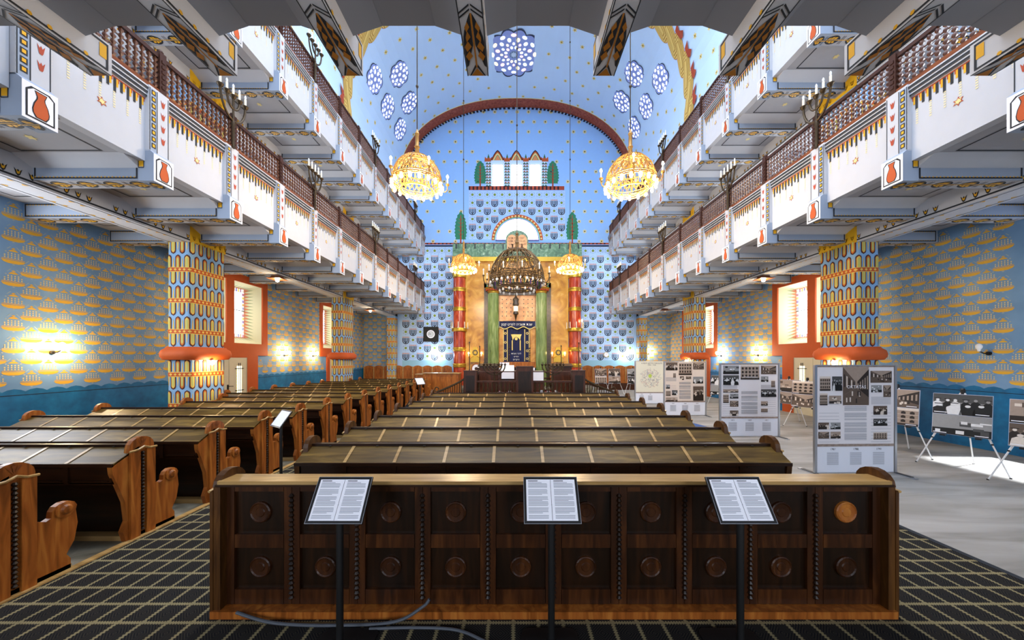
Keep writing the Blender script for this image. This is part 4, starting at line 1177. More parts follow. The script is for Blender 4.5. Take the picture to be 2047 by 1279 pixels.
# ================================================================ exhibition panels
def photo_mat(i, dark=.3, sepia=True):
    a, b_, c_ = (('#2a211c', '#7d6a5c', '#cfc2b6') if sepia else ('#161616', '#70706f', '#d8d8d6'))
    return ramp_mat('old_photograph_%d' % i, [(dark, a), (dark + .2, b_), (dark + .34, c_)], scale=(1, 1, 1.6), nscale=[7, 11, 16, 5][i % 4], detail=9, rough=.4, dist=[.4, 1.5, .2, 2.5][i % 4])
PH = [photo_mat(i, .28 + .04 * (i % 4), i % 3 != 2) for i in range(8)]
TONES = {0: ('#2b221d', '#5c4d42', '#9a887a', '#d2c5b8'), 1: ('#171717', '#474747', '#8c8c8c', '#d6d6d6')}
def picture(mb, fr, u0, u1, v0, v1, w, kind, tone=0):
    """an old photograph: people, a facade, a street or a view, in four tones"""
    T = [paint(c, .45, var=.12, scale=30) for c in TONES[tone]]; W_, H_ = u1 - u0, v1 - v0; R = random.Random(int(u0 * 997 + v0 * 631 + kind * 17 + W_ * 50))
    g = lambda a, b_: (u0 + a * W_, v0 + b_ * H_)
    if kind == 0:      # group of people in dark coats
        mb.rect(fr, u0, u1, v0, v1, w, T[2]); mb.rect(fr, u0, u1, v0 + .6 * H_, v1, w + .001, T[1])
        for row, (cy, sc) in enumerate(((.62, .10), (.40, .15))):
            n = 6 - row * 2
            for k in range(n):
                cx = (k + .3 + .4 * R.random()) / n; h = cy + .08 * R.random(); t_ = T[0] if R.random() < .75 else T[3]
                mb.dec(fr, [g(max(0, cx - sc), .0), g(min(1, cx + sc), .0), g(min(1, cx + sc * .8), h - .12), g(cx + sc * .3, h - .03), g(cx - sc * .3, h - .03), g(max(0, cx - sc * .8), h - .12)], w + .002 + row * .002, t_)
                c = g(cx, h + .03); mb.disc(fr, c[0], c[1], sc * .34 * W_, w + .003 + row * .002, T[3] if R.random() < .7 else T[2], n=8, ry=.065 * H_)
                if R.random() < .5: mb.rect(fr, c[0] - sc * .6 * W_, c[0] + sc * .6 * W_, c[1] + .05 * H_, c[1] + .085 * H_, w + .0035 + row * .002, T[0])
    elif kind == 1:    # facade with rows of arched windows
        mb.rect(fr, u0, u1, v0, v1, w, T[2]); mb.rect(fr, u0, u1, v0 + .86 * H_, v1, w + .001, T[3]); mb.rect(fr, u0, u1, v0, v0 + .12 * H_, w + .001, T[0])
        for r in range(3):
            for k in range(5): a, b_ = g(.06 + k * .19, .18 + r * .24); mb.dec(fr, [(a, b_), (a + .1 * W_, b_), (a + .1 * W_, b_ + .12 * H_), (a + .05 * W_, b_ + .17 * H_), (a, b_ + .12 * H_)], w + .002, T[0])
            mb.rect(fr, u0, u1, v0 + (.385 + r * .24) * H_, v0 + (.4 + r * .24) * H_, w + .002, T[3])
    elif kind == 2:    # street running into the distance
        mb.rect(fr, u0, u1, v0, v1, w, T[2]); mb.dec(fr, [g(0, .25), g(.48, .45), g(.48, .62), g(0, 1)], w + .001, T[1]); mb.dec(fr, [g(1, .2), g(.55, .45), g(.55, .62), g(1, .95)], w + .001, T[0]); mb.dec(fr, [g(0, 0), g(1, 0), g(1, .2), g(.52, .46), g(0, .25)], w + .0015, T[1])
        for k in range(5):
            a = .04 + k * .09; mb.dec(fr, [g(a, .48 - k * .01), g(a + .045, .48), g(a + .045, .62 + .18 - k * .05), g(a, .64 + .18 - k * .05)], w + .002, T[3] if k % 2 else T[0])
            mb.dec(fr, [g(.96 - a, .42), g(1 - a, .42), g(1 - a, .78 - k * .05), g(.96 - a, .76 - k * .05)], w + .002, T[2])
        for k in range(7): a, b_ = g(.1 + .8 * R.random(), .05 + .22 * R.random()); mb.rect(fr, a, a + .05 * W_, b_, b_ + .12 * H_, w + .003, T[R.choice((0, 3))])
    else:              # room or document
        mb.rect(fr, u0, u1, v0, v1, w, T[2]); mb.dec(fr, [g(0, 0), g(1, 0), g(1, .35), g(0, .3)], w + .001, T[0])
        for k in range(9): a, b_ = g(.85 * R.random(), .75 * R.random()); mb.rect(fr, a, min(u1, a + (.05 + .15 * R.random()) * W_), b_, min(v1, b_ + (.05 + .2 * R.random()) * H_), w + .001 + k * .0003, T[R.choice((0, 1, 3, 3))])
def expo_panel(label, x0, x1, y, zt, layout, title=None, heads=('1787', '1788', '1790'), rz=0.0, bg='#dedadc', z0=.03, mapp=False):
    w_, cx = x1 - x0, (x0 + x1) / 2; t = thing('exhibition_panel', label, 'panel', (cx, y, 0), rz)
    a, b_ = -w_ / 2, w_ / 2
    mb = MB(); BG = paint(bg, .6, var=.02, name='panel_print'); mb.box(a + .03, b_ - .03, -.008, .008, z0, zt - .01, paint('#e0e3ec', .6, var=0, name='panel_board')); 
    fr = lambda u, v, w: (a + .03 + u * (w_ - .06), -.008 - w, z0 + v * (zt - z0))
    sp = .255
    mb.rect(fr, 0, 1, sp, 1, .002, BG); BR = ramp_mat('brown_strip', [(.3, '#7d6a60'), (.7, '#a09084')], nscale=20)
    mb.rect(fr, 0, 1, sp - .012, sp + .012, .004, BR)
    if not mapp: mb.rect(fr, 0, 1, .982, 1, .004, BR)
    for (u0, u1, v0, v1, pi_) in layout: picture(mb, fr, u0, u1, sp + v0 * (1 - sp), sp + v1 * (1 - sp), .005, {0: 2 if title and 'OK' in title[0][0] else 1, 1: 1, 2: 3, 3: 3, 4: 0, 5: 0, 6: 2, 7: 2}[pi_], 1 if pi_ in (2, 5) else 0)
    if not mapp:
        st = .5 / 34
        for k in range(36):
            if k in (5, 6, 12, 15, 16, 22, 28): continue
            v = sp + (1 - sp) * (.48 - k * .0118); mb.rect(fr, .35, .64, v, v + .004, .006, TXT)
        for u0 in (.02, .70):
            for k in range(20):
                v = sp + (1 - sp) * (.42 - k * .02 if k % 2 else .60 - k * .005); mb.rect(fr, u0, u0 + .26, v, v + .0025, .004, TXT)
    for i, hd in enumerate(heads):
        u = .20 + i * .3
        for k in range(14): mb.rect(fr, u - .075, u + .075, .185 - k * .0085, .188 - k * .0085, .003, TXT)
        f3 = lambda uu, vv, w, u=u: (a + .03 + u * (w_ - .06) + uu, -.011 - w, z0 + .21 * (zt - z0) + vv)
        put_text(mb, f3, hd, 0, 0, .045, .001, TXTD)
    if title:
        for body, u, v, size, mt in title:
            f3 = lambda uu, vv, w, u=u, v=v: (a + .03 + u * (w_ - .06) + uu, -.022 - w, z0 + v * (zt - z0) + vv)
            put_text(mb, f3, body, 0, 0, size, .001, mt)
    if mapp:
        random.seed(3)
        for k in range(150):
            an = random.random() * 2 * pi; r = .36 * sqrt(random.random()); cu, cv = .5 + r * cos(an), .60 + r * .62 * sin(an)
            b2 = random.random() * pi; l = .03 + .03 * random.random(); du, dv = l * cos(b2), l * .7 * sin(b2); nu, nv = -.0035 * sin(b2), .0025 * cos(b2)
            mb.dec(fr, [(cu - du - nu, cv - dv - nv), (cu + du - nu, cv + dv - nv), (cu + du + nu, cv + dv + nv), (cu - du + nu, cv - dv + nv)], .004, TXT if k % 3 else paint('#c79a90', .7, var=0))
        mb.dec(fr, [(.43, .66), (.5, .70), (.56, .66), (.53, .60), (.45, .61)], .006, paint('#b7c957', .7, var=0))
    mb.build('printed_board', parent=t)
    for sg, x in ((-1, a), (1, b_)):
        mb = MB(); mb.box(x - .018, x + .018, -.018, .018, .02, zt, CHROME); mb.build('upright', parent=t)
        mb = MB(); mb.prism([(x - .03, -.30, .0), (x + .03, -.30, .0), (x + .03, -.30, .02), (x - .03, -.30, .02)], (0, .6, 0), CHROME); mb.box(x - .03, x + .03, -.24, .24, .02, .028, paint('#3a3c40', .5, var=0)); mb.build('foot', parent=t)
    mb = MB(); mb.box(a, b_, -.015, .015, zt - .012, zt + .005, CHROME); mb.build('top_rail', parent=t)
    mb = MB(); mb.box(a, b_, -.012, .012, z0 - .01, z0 + .004, CHROME); mb.build('bottom_rail', parent=t)
    return t
LA = [(.33, .67, .50, .975, 0), (.03, .17, .68, .86, 1), (.19, .32, .68, .86, 5), (.03, .13, .50, .65, 1), (.15, .31, .52, .62, 3), (.01, .15, .20, .285, 4), (.17, .30, .20, .285, 2), (.01, .15, .085, .17, 7), (.17, .30, .085, .17, 3),
      (.69, .97, .78, .93, 6), (.70, .84, .66, .75, 2), (.86, .96, .60, .75, 0), (.73, .91, .38, .49, 4), (.73, .91, .24, .33, 5), (.73, .91, .07, .16, 1)]
expo_panel('large exhibition panel headed OKTATÁS, nearest on the right', 4.93, 6.28, 5.66, 1.785, LA, title=[('OKTATÁS', .5, .785, .072, PAPER)], rz=.03)
LB = [(.34, .67, .70, .98, 0), (.03, .31, .80, .96, 2), (.03, .31, .60, .78, 5), (.03, .30, .46, .52, 3), (.03, .13, .27, .44, 1), (.15, .30, .35, .44, 2), (.15, .30, .20, .31, 7), (.15, .30, .03, .13, 4), (.70, .97, .80, .96, 6), (.70, .83, .66, .76, 2), (.88, .95, .56, .69, 0),
      (.70, .97, .38, .52, 5), (.70, .82, .22, .30, 3), (.70, .82, .10, .17, 1)]
expo_panel('exhibition panel with a palace facade photograph, second from the camera', 4.98, 6.40, 8.32, 1.78, LB, title=[('LÁTVÁNYOSSÁG', .5, .80, .05, PAPER)], heads=('1813', '1820', '1821'))
LCC = [(.34, .67, .66, 1, 0), (.02, .31, .78, .97, 4), (.02, .31, .0, .10, 3), (.02, .14, .14, .28, 1), (.17, .31, .16, .28, 5), (.02, .12, .32, .42, 2), (.70, .97, .80, .97, 6), (.70, .95, .45, .62, 2), (.70, .96, .02, .38, 4), (.20, .27, .60, .72, 0), (.37, .47, .54, .63, 4), (.52, .65, .56, .63, 7)]
expo_panel('exhibition panel crowded with brown document photographs, third on the right', 4.98, 6.36, 11.4, 1.80, LCC, bg='#dccdbf', heads=('1867', '1868', '1870'))
expo_panel('exhibition panel with a pale city map, farthest on the right', 5.08, 6.34, 14.4, 1.80, [], title=[('A PESTI GETTÓ TERÜLETE', .55, .93, .075, TXTD), ('1944 – 1945', .55, .89, .07, TXTD)], heads=('1944', '1945'), bg='#ded9c4', mapp=True)
# the dark skirt figure cut-out printed on the second panel is part of its board print
# ================================================================ easels with photograph boards
def easel(label, x, y, ang, w_=.64, h_=.70, zb=.58, ph=(0, 1), group='photograph boards on easels along the right wall', footy=.36):
    t = thing('easel', label, 'easel', (x, y, 0), ang, group=group); WH = paint('#d2d2d2', .4, var=0, name='easel_white')
    def leg(p0, p1):
        mb = MB(); p0, p1 = Vector(p0), Vector(p1); m = p0.lerp(p1, .62)
        mb.tube([p0, m], .014, WH, n=8); mb.tube([m, p1], .010, WH, n=8); mb.lathe(tuple(m), [(.016, -.012), (.016, .012)], BLACK, n=8); mb.lathe(tuple(p1), [(.014, -.0), (.014, .02)], BLACK, n=8)
        mb.build('leg', parent=t, smooth=True)
    top = (0, .05, zb + h_ + .10)
    leg((-.02, .03, zb + h_ + .02), (-.50, -.12, 0)); leg((.02, .03, zb + h_ + .02), (.50, -.12, 0)); leg((0, .06, zb + h_ + .05), (0, .62, 0))
    mb = MB(); mb.lathe((0, .04, zb + h_), [(.03, 0), (.03, .08), (.02, .10)], BLACK, n=8); mb.build('clamp', parent=t)
    k = .12; fr = lambda u, v, w: (u, -.10 - w + k * v, zb + v)
    mb = MB(); A = [fr(-w_ / 2, 0, 0), fr(w_ / 2, 0, 0), fr(w_ / 2, h_, 0), fr(-w_ / 2, h_, 0)]; mb.prism(A, (0, .02, 0), paint('#b8bfd0', .6, var=0, name='board_edge'))
    KK = {0: 1, 1: 1, 2: 3, 3: 2, 4: 3, 5: 0, 6: 2, 7: 0}; tn = 1 if 5 in ph or 2 in ph else 0
    picture(mb, fr, -w_ / 2 + .005, w_ / 2 - .005, h_ * .5, h_ - .005, .003, KK[ph[0]], tn); picture(mb, fr, -w_ / 2 + .005, w_ / 2 - .005, .005, h_ * .485, .003, KK[ph[1]], tn)
    for v in (.03, .53): mb.rect(fr, -w_ / 2 + .02, -w_ / 2 + .17, h_ * v, h_ * v + .012, .010, PAPER); mb.rect(fr, w_ / 2 - .17, w_ / 2 - .03, h_ * v, h_ * v + .012, .010, PAPER)
    mb.build('photo_board', parent=t)
    mb = MB(); mb.box(-.22, -.16, -.14, -.06, zb - .03, zb, BLACK); mb.box(.16, .22, -.14, -.06, zb - .03, zb, BLACK); mb.build('rest', parent=t)
A0 = -1.12
easel('easel with a dark square photograph of bearded men, standing in the patch of daylight', 7.70, 5.92, A0, ph=(5, 2))
easel('easel with a brown street photograph, just behind the nearest exhibition panel', 7.72, 6.95, A0, ph=(3, 0))
easel('easel cut off by the right edge of the picture', 7.72, 4.98, A0, ph=(4, 7))
easel('easel just left of the nearest panel, its brown board overlapping another', 7.95, 9.35, A0, ph=(0, 3))
easel('easel with a board showing a large building, right of the second panel', 8.05, 10.1, A0, ph=(4, 3))
easel('easel with a black and white crowd photograph, between the second and third panels', 7.55, 12.6, A0, ph=(5, 2))
G2 = 'photograph boards on easels near the ark'
easel('easel with a brown photograph in front of the ark bench, beside the platform stair', 4.63, 18.3, 0, ph=(3, 0), group=G2, w_=.62, h_=.78)
easel('easel with a pale pinkish photograph in front of the ark bench, middle of three', 5.35, 18.3, 0, ph=(7, 4), group=G2, w_=.62, h_=.78)
easel('easel with a black and white photograph, partly hidden by the map panel', 6.25, 18.0, 0, ph=(2, 5), group=G2, w_=.62, h_=.78)
# blue cloth strip on the carpet
mb = MB(); mb.prism([(4.85, 9.3, .004), (5.45, 9.3, .004), (5.2, 10.4, .004), (4.80, 10.4, .004)], (0, 0, .008), paint('#2f4f86', .8, var=.1, name='blue_mat')); tag(mb.build('floor_mat'), 'blue mat on the grey carpet beside the centre pews', 'mat')
# ================================================================ ark wall: marble aedicula
YA = 20.7
def AX(px): return PX(px, YA)
def AZ(py): return PZ(py, YA)
MARB_G = ramp_mat('gold_marble', [(.25, '#8f5608'), (.45, '#b97d1c'), (.6, '#cc942f'), (.78, '#e2bc68')], nscale=1.4, detail=8, dist=1.6, rough=.25)
MARB_P = ramp_mat('peach_marble', [(.3, '#c48446'), (.55, '#d9a062'), (.8, '#e8bd84')], nscale=2.2, detail=7, dist=1.2, rough=.3)
MARB_R = ramp_mat('red_marble', [(.25, '#7a2010'), (.5, '#a8391d'), (.68, '#c45a33'), (.82, '#d8977a')], scale=(2, 2, .7), nscale=2.2, detail=9, dist=1.2, rough=.2)
MARB_V = ramp_mat('green_marble', [(.25, '#46592c'), (.5, '#76894c'), (.7, '#94a468'), (.85, '#b8c194')], scale=(3, 3, .5), nscale=2.4, detail=8, dist=.8, rough=.25)
MARB_F = ramp_mat('green_frieze_marble', [(.25, '#38523c'), (.5, '#587a5a'), (.64, '#7a9a78'), (.75, '#b8c6a8')], nscale=2.6, detail=9, dist=2.2, rough=.25)
DKBR = ramp_mat('dark_bronze_frame', [(.3, '#2a2016'), (.7, '#4c3c22')], nscale=8, rough=.35)
GILT = paint('#c29a3a', .3, .7, var=.15, scale=14, name='gilded')
t = thing('ark', 'tall marble ark with golden panels, red columns and a green frieze', 'ark', (XC, YA, 0))
def part(mb, nm, **k): 
    o = mb.build(nm, parent=t, **k); o.location = (-XC, -YA, 0); return o
ftA = lambda u, v, w: (u, YA - w, v)
mb = MB(); mb.box(AX(905), AX(1163), YA, YB - .01, AZ(514), AZ(487), MARB_F)
for k in range(14):
    u = AX(912) + k * (AX(1156) - AX(912)) / 13; mb.box(u - .035, u + .035, YA - .03, YA, AZ(497), AZ(488), BLACK)
part(mb, 'frieze', label='green veined marble frieze with black drops')
mb = MB(); mb.box(AX(928), AX(1137), YA - .03, YB - .01, AZ(522), AZ(513.5), GILT); part(mb, 'gold_moulding')
for sg, (a, b_) in ((-1, (930, 972)), (1, (1096, 1137))):
    mb = MB(); mb.box(AX(a), AX(b_), YA + .12, YB - .01, 0, AZ(522), MARB_G)
    f2 = lambda u, v, w: (u, YA + .12 - w, v); mb.outline(f2, AX(a) + .06, AX(b_) - .06, .6, AZ(528), .03, .004, GILT)
    part(mb, 'marble_panel')
mb = MB(); mb.box(AX(972), AX(1096), YA + .12, YB - .01, AZ(572), AZ(522), MARB_G); part(mb, 'marble_panel')
# red columns with gilded rings
for pxc in (918, 1150):
    x = AX(pxc); r = .36
    mb = MB(); mb.lathe((x, YA + .1, 0), [(r, .3), (r, AZ(556))], MARB_R, n=24); c = part(mb, 'red_column', smooth=True)
    mb = MB(); mb.lathe((x, YA + .1, 0), [(r, AZ(556)), (r + .05, AZ(555)), (r + .03, AZ(552)), (r + .07, AZ(549)), (r + .10, AZ(545)), (r + .02, AZ(544))], GILT, n=24); mb.box(x - .38, x + .38, YA - .2, YB, AZ(544), AZ(514), MARB_G); o = mb.build('capital', parent=c, smooth=True)
    for py in (579, 618, 698, 730):
        z = AZ(py); mb = MB(); mb.lathe((x, YA + .1, 0), [(r, z - .12), (r + .04, z - .11), (r + .045, z - .05), (r + .02, z - .03), (r + .02, z + .02), (r + .05, z + .04), (r + .04, z + .1), (r, z + .12)], GILT, n=24); mb.build('gilded_ring', parent=c, smooth=True)
# inner portal
mb = MB(); mb.box(AX(968), AX(978), YA - .12, YA + .5, 0, AZ(566), DKBR); mb.box(AX(1091), AX(1101), YA - .12, YA + .5, 0, AZ(566), DKBR)
mb.box(AX(968), AX(1101), YA - .12, YA + .5, AZ(576), AZ(566), MARB_P)
for k in range(9): u = AX(974) + k * (AX(1095) - AX(974)) / 8; mb.box(u - .04, u + .04, YA - .14, YA - .12, AZ(576), AZ(567), VIO if k % 2 else GRN)
mb.box(AX(975), AX(1094), YA - .02, YA + .5, AZ(590), AZ(577), DKBR); mb.rect(lambda u, v, w: (u, YA - .02 - w, v), AX(998), AX(1072), AZ(582), AZ(580), .004, GILT); part(mb, 'portal_frame')
for pxc in (986.5, 1081.5):
    x = AX(pxc); r = .30
    mb = MB(); vs = []; n = 40
    mb.lathe((x, YA - .2, 0), [(r, .3), (r, AZ(588))], MARB_V, n=20)
    for k in range(14): a = pi + pi * (k + .5) / 14; mb.tube([(x + r * cos(a), YA - .2 + r * sin(a), .3), (x + r * cos(a), YA - .2 + r * sin(a), AZ(590))], .022, MARB_V, n=5)
    c = part(mb, 'green_column', smooth=True)
    mb = MB(); mb.lathe((x, YA - .2, 0), [(r, AZ(588)), (r + .03, AZ(587)), (r + .02, AZ(585)), (r + .16, AZ(580)), (r + .20, AZ(577.5)), (r + .06, AZ(577))], GILT, n=20)
    for k in range(9): a = pi + pi * (k + .5) / 9; mb.lathe((x + (r + .10) * cos(a), YA - .2 + (r + .10) * sin(a), AZ(582)), [(.0, -.07), (.06, -.03), (.07, .03), (.0, .08)], RUST, n=6)
    mb.build('capital', parent=c, smooth=True)
mb = MB(); mb.box(AX(996), AX(1073), YA + .1, YA + .5, AZ(641), AZ(590), MARB_P)
for r in range(5):
    for c in range(8):
        if 2 < c < 5: continue
        mb.disc(lambda u, v, w: (u, YA + .1 - w, v), AX(1004 + c * 8.6), AZ(598 + r * 8.3), .035, .004, DKBR, n=8)
part(mb, 'dotted_panel')
# doorway cheeks
mb = MB(); 
for a, b_ in ((996, 1006), (1060, 1073)): mb.box(AX(a), AX(b_), YA + .1, YA + .5, AZ(735), AZ(641), MARB_G)
mb.box(AX(1006), AX(1060), YA + .4, YA + .5, .3, AZ(641), DKBR); part(mb, 'doorway')
# tablets of the law on top
mb = MB(); 
for rr, hh, mt, dz, yy in ((.68, 0, MARB_F, 0, .02), (.60, 0, MARB_P, -.06, -.03)):
    cx = AX(1033.5); z0 = AZ(502); zc = AZ(478) 
    pts = [(cx - rr, YA + yy, z0), (cx + rr, YA + yy, z0)]
    if mt is MARB_F: pts += [(cx + rr * cos(pi * k / 14), YA + yy, zc + rr * .8 * sin(pi * k / 14)) for k in range(15)]
    else:
        for side in (1, -1):
            ks = range(9); c2 = cx + side * rr / 2
            pts += [(c2 + rr / 2 * cos(pi * k / 8), YA + yy, zc + dz + rr * .55 * sin(pi * k / 8)) for k in ks]
    mb.prism(pts, (0, .12, 0), mt)
f7 = lambda u, v, w: (u, YA - .03 - w, v)
HEB = paint('#5a2a20', .6, var=0, name='letter_brown')
for sg, rows in ((1, ['אנכי', 'לא יהיה', 'לא תשא', 'זכור']), (-1, ['לא תרצח', 'לא תנאף', 'לא תגנב', 'לא תחמד'])):
    for i, w_ in enumerate(rows): put_text(mb, f7, w_[::-1], AX(1033.5) + sg * .30, AZ(478) - .0 - i * .19, .17, .004, HEB, sx=.75)
part(mb, 'stone_tablets')
# curtain
t2 = thing('ark_curtain', 'dark blue velvet ark curtain with gold crown, columns and embroidered Hebrew letters', 'curtain', (AX(1033.5), YA + .12, 0))
NV = ramp_mat('navy_velvet', [(.3, '#0a1030'), (.7, '#182352')], scale=(6, 1, .6), nscale=2, rough=.8); GT = paint('#d8c070', .45, .3, var=.1, name='gold_thread'); WT = paint('#e4e4da', .6, var=0, name='white_thread')
def wavy(mb, x0, x1, z0, z1, y, amp, n, mat):
    A = []; B = []
    for k in range(n + 1): x = x0 + (x1 - x0) * k / n; yy = y + amp * sin(k * 1.9); A.append((x, yy, z0)); B.append((x, yy, z1))
    mb.add(A + B, [(i, i + 1, n + 2 + i, n + 1 + i) for i in range(n)], mat)
ox = AX(1033.5); f8 = lambda u, v, w: (u - ox, -.04 - w, v)
mb = MB(); wavy(mb, AX(1006) - ox, AX(1060) - ox, AZ(724), AZ(650), 0, .02, 30, NV)
for a in (1006.5, 1014, 1049, 1058): mb.rect(f8, AX(a) - .02, AX(a) + .02, AZ(722), AZ(658), .004, GT)
for pxc in (1010, 1054):
    for py in (666, 684, 701, 717): mb.disc(f8, AX(pxc), AZ(py), .075, .004, GT, n=12); mb.disc(f8, AX(pxc), AZ(py), .045, .006, NV, n=10)
# crown on two columns
mb.dec(f8, [(AX(1021), AZ(668)), (AX(1043), AZ(668)), (AX(1041), AZ(672)), (AX(1040), AZ(680)), (AX(1036), AZ(675)), (AX(1032), AZ(673)), (AX(1028), AZ(675)), (AX(1025), AZ(680)), (AX(1023), AZ(672))], .004, GT)
mb.disc(f8, AX(1032), AZ(677), .09, .006, GT, n=12); mb.rect(f8, AX(1023), AX(1025), AZ(700), AZ(680), .004, GT); mb.rect(f8, AX(1039), AX(1041), AZ(700), AZ(680), .004, GT)
for i, w_ in enumerate(['לזכר נשמת', 'הורינו', 'היקרים']): put_text(mb, f8, w_[::-1], AX(1032), AZ(708 + i * 6), .13, .006, WT)
mb.build('curtain', parent=t2)
mb = MB(); f9 = lambda u, v, w: (u - ox, -.12 - w, v)
pts = [(AX(997) - ox, -.12, AZ(642)), (AX(1071) - ox, -.12, AZ(642))]
lo = []
for k in range(37): f_ = k / 36; lo.append((AX(1071) + (AX(997) - AX(1071)) * f_, AZ(656) + .07 * cos(f_ * 6 * pi)))
mb.poly([(p[0] - ox, -.12, p[1]) for p in ([(AX(997), AZ(642)), (AX(1071), AZ(642))] + lo)], NV)
mb.strip(f9, lo, [(u, v + .045) for u, v in lo], .004, GT)
put_text(mb, f9, 'שנת תשנ״ה לפרט קטן'[::-1], AX(1033), AZ(650.5), .2, .006, WT)
mb.rect(f9, AX(997), AX(998), AZ(655), AZ(642), .004, WT); mb.rect(f9, AX(1070), AX(1071), AZ(655), AZ(642), .004, WT)
mb.build('valance', parent=t2)
# eternal lamp
t3 = thing('hanging_lamp', 'small bronze eternal lamp on chains in front of the ark', 'lamp', (AX(1031), YA - .35, AZ(640)))
LB_ = .03 * 0; mb = MB(); z = lambda py: AZ(py) - AZ(640)
mb.lathe((0, 0, 0), [(.0, z(645)), (.03, z(640)), (.09, z(631)), (.17, z(629)), (.16, z(626)), (.14, z(625)), (.14, z(613)), (.19, z(612)), (.2, z(609)), (.16, z(606)), (.2, z(600)), (.10, z(597)), (.05, z(594)), (.07, z(592)), (.02, z(589))], DKBR, n=8); mb.build('lamp_body', parent=t3, smooth=True)
mb = MB(); mb.lathe((0, 0, 0), [(.145, z(624)), (.145, z(614))], emit('#e8b070', .8), n=8, cap=False); mb.build('lamp_glass', parent=t3)
mb = MB()
for x in (-.13, .0, .13): mb.tube([(x * .6, 0, z(592)), (x, 0, z(566))], .012, CHROME, n=5)
mb.build('chains', parent=t3)
# flanking gilded wall lamps and little arches
def ark_lamp(label, pxc):
    t = thing('wall_lamp', label, 'wall lamp', (AX(pxc), YA - .02, AZ(712)), group='gilded wall lamps beside the ark')
    mb = MB(); 
    mb.prism([(-.28, 0, -.35), (.28, 0, -.35), (.25, 0, .15), (.12, 0, .55), (-.12, 0, .55), (-.25, 0, .15)], (0, .1, 0), GILT)
    f = lambda u, v, w: (u, -w, v); mb.disc(f, 0, .22, .17, .004, DKBR, n=16); mb.star(f, 0, .22, .13, .006, GILT, n=6)
    mb.build('back_plate', parent=t)
    for sg in (-1, 1):
        mb = MB(); mb.tube([(sg * .1, 0, .0), (sg * .3, -.12, -.1), (sg * .38, -.12, .0)], .02, BRASS); mb.lathe((sg * .38, -.12, 0), [(.05, 0), (.03, .02), (.02, .12)], CANDLE, n=8); a = mb.build('arm', parent=t, smooth=True)
        mb = MB(); mb.lathe((sg * .38, -.12, .17), [(.01, -.05), (.04, 0), (.035, .05), (.0, .09)], emit('#ffd890', 30.0), n=10); mb.build('bulb', parent=a, smooth=True)
    return t
l1 = ark_lamp('gilded two-arm wall lamp glowing left of the green columns', 950); copy_tree(l1, loc=(AX(1116), YA - .02, AZ(712)), label='gilded two-arm wall lamp glowing right of the green columns')
# free-standing seats / desks before the panels
for pxc, lab in ((951, 'carved chair with a pale round back plate left of the ark'), (1113, 'carved chair with a round back plate right of the ark')):
    t = thing('ceremonial_chair', lab, 'chair', (PX(pxc, 19.6), 19.6, 0)); 
    mb = MB(); mb.prism([(-.35, .3, .5), (.35, .3, .5), (.35, .3, 1.2), (.24, .3, 1.55), (0, .3, 1.68), (-.24, .3, 1.55), (-.35, .3, 1.2)], (0, .07, 0), W_BACK)
    f = lambda u, v, w: (u, .3 - w, v); mb.disc(f, 0, 1.32, .24, .004, GILT if pxc > 1000 else PAPER, n=16); mb.disc(f, 0, 1.32, .1, .006, DKBR, n=10); mb.build('backrest', parent=t)
    mb = MB(); mb.box(-.35, .35, -.25, .3, .42, .52, W_BIM); mb.build('seat', parent=t)
    for x in (-.3, .3):
        for y in (-.2, .3): mb = MB(); mb.box(x - .03, x + .03, y - .03, y + .03, 0, .42, W_BIM); mb.build('leg', parent=t)
# platform with steps before the ark
PLB = paint('#6a1f1c', .8, var=.1, name='dark_red_step_carpet')
mb = MB(); mb.box(XC - 4.4, XC + 4.4, 18.9, YB, 0, .3, STONE); mb.box(XC - 2.2, XC + 2.2, 18.5, 18.9, 0, .15, PLB); mb.build('floor_ark_dais', kind='structure')
# reading desk of the cantor in front of the ark
t = thing('cantor_desk', 'brown cantor desk with a white cloth front below the ark curtain', 'desk', (PX(1035, 18.4), 18.4, .3 - .3))
mb = MB(); mb.box(-.95, .95, -.1, .5, 1.72 - .28, 1.72, W_BACK); mb.build('desk_top', parent=t)
mb = MB(); mb.box(-.9, .9, .0, .4, 0, 1.44, W_BIM); mb.build('body', parent=t)
mb = MB(); mb.box(-.98, -.42, -.13, -.10, .9, 1.42, PAPER); mb.build('cloth', parent=t)
mb = MB(); mb.box(.55, .9, -.13, -.10, .9, 1.42, PAPER); mb.build('cloth', parent=t)
mb = MB(); mb.box(-.95, -.45, -.14, -.11, 1.53, 1.70, PAPER); tag(mb.build('notice', loc=(PX(1035, 18.4), 18.4, 0)), 'small white notice on the front edge of the cantor desk', 'sign')
# electric candelabra flanking the curtain (slim, standing on the desk)
for pxc, lab in ((1018, 'slim dark candlestick left before the ark curtain'), (1059, 'slim dark candlestick right before the ark curtain')):
    mb = MB(); x = PX(pxc, 18.6); mb.lathe((0, 0, 0), [(.09, 0), (.03, .04), (.02, .3), (.05, .35), (.02, .4), (.02, .7), (.05, .73), (.05, .76), (.015, .77), (.012, .95)], IRON, n=8)
    for k in range(3): mb.lathe((0, 0, .45 + .12 * k), [(.02, 0), (.06, .03), (.02, .06)], IRON, n=8)
    tag(mb.build('candlestick', loc=(x, 18.6, 1.72), smooth=True), lab, 'candlestick', 'candlesticks before the ark')
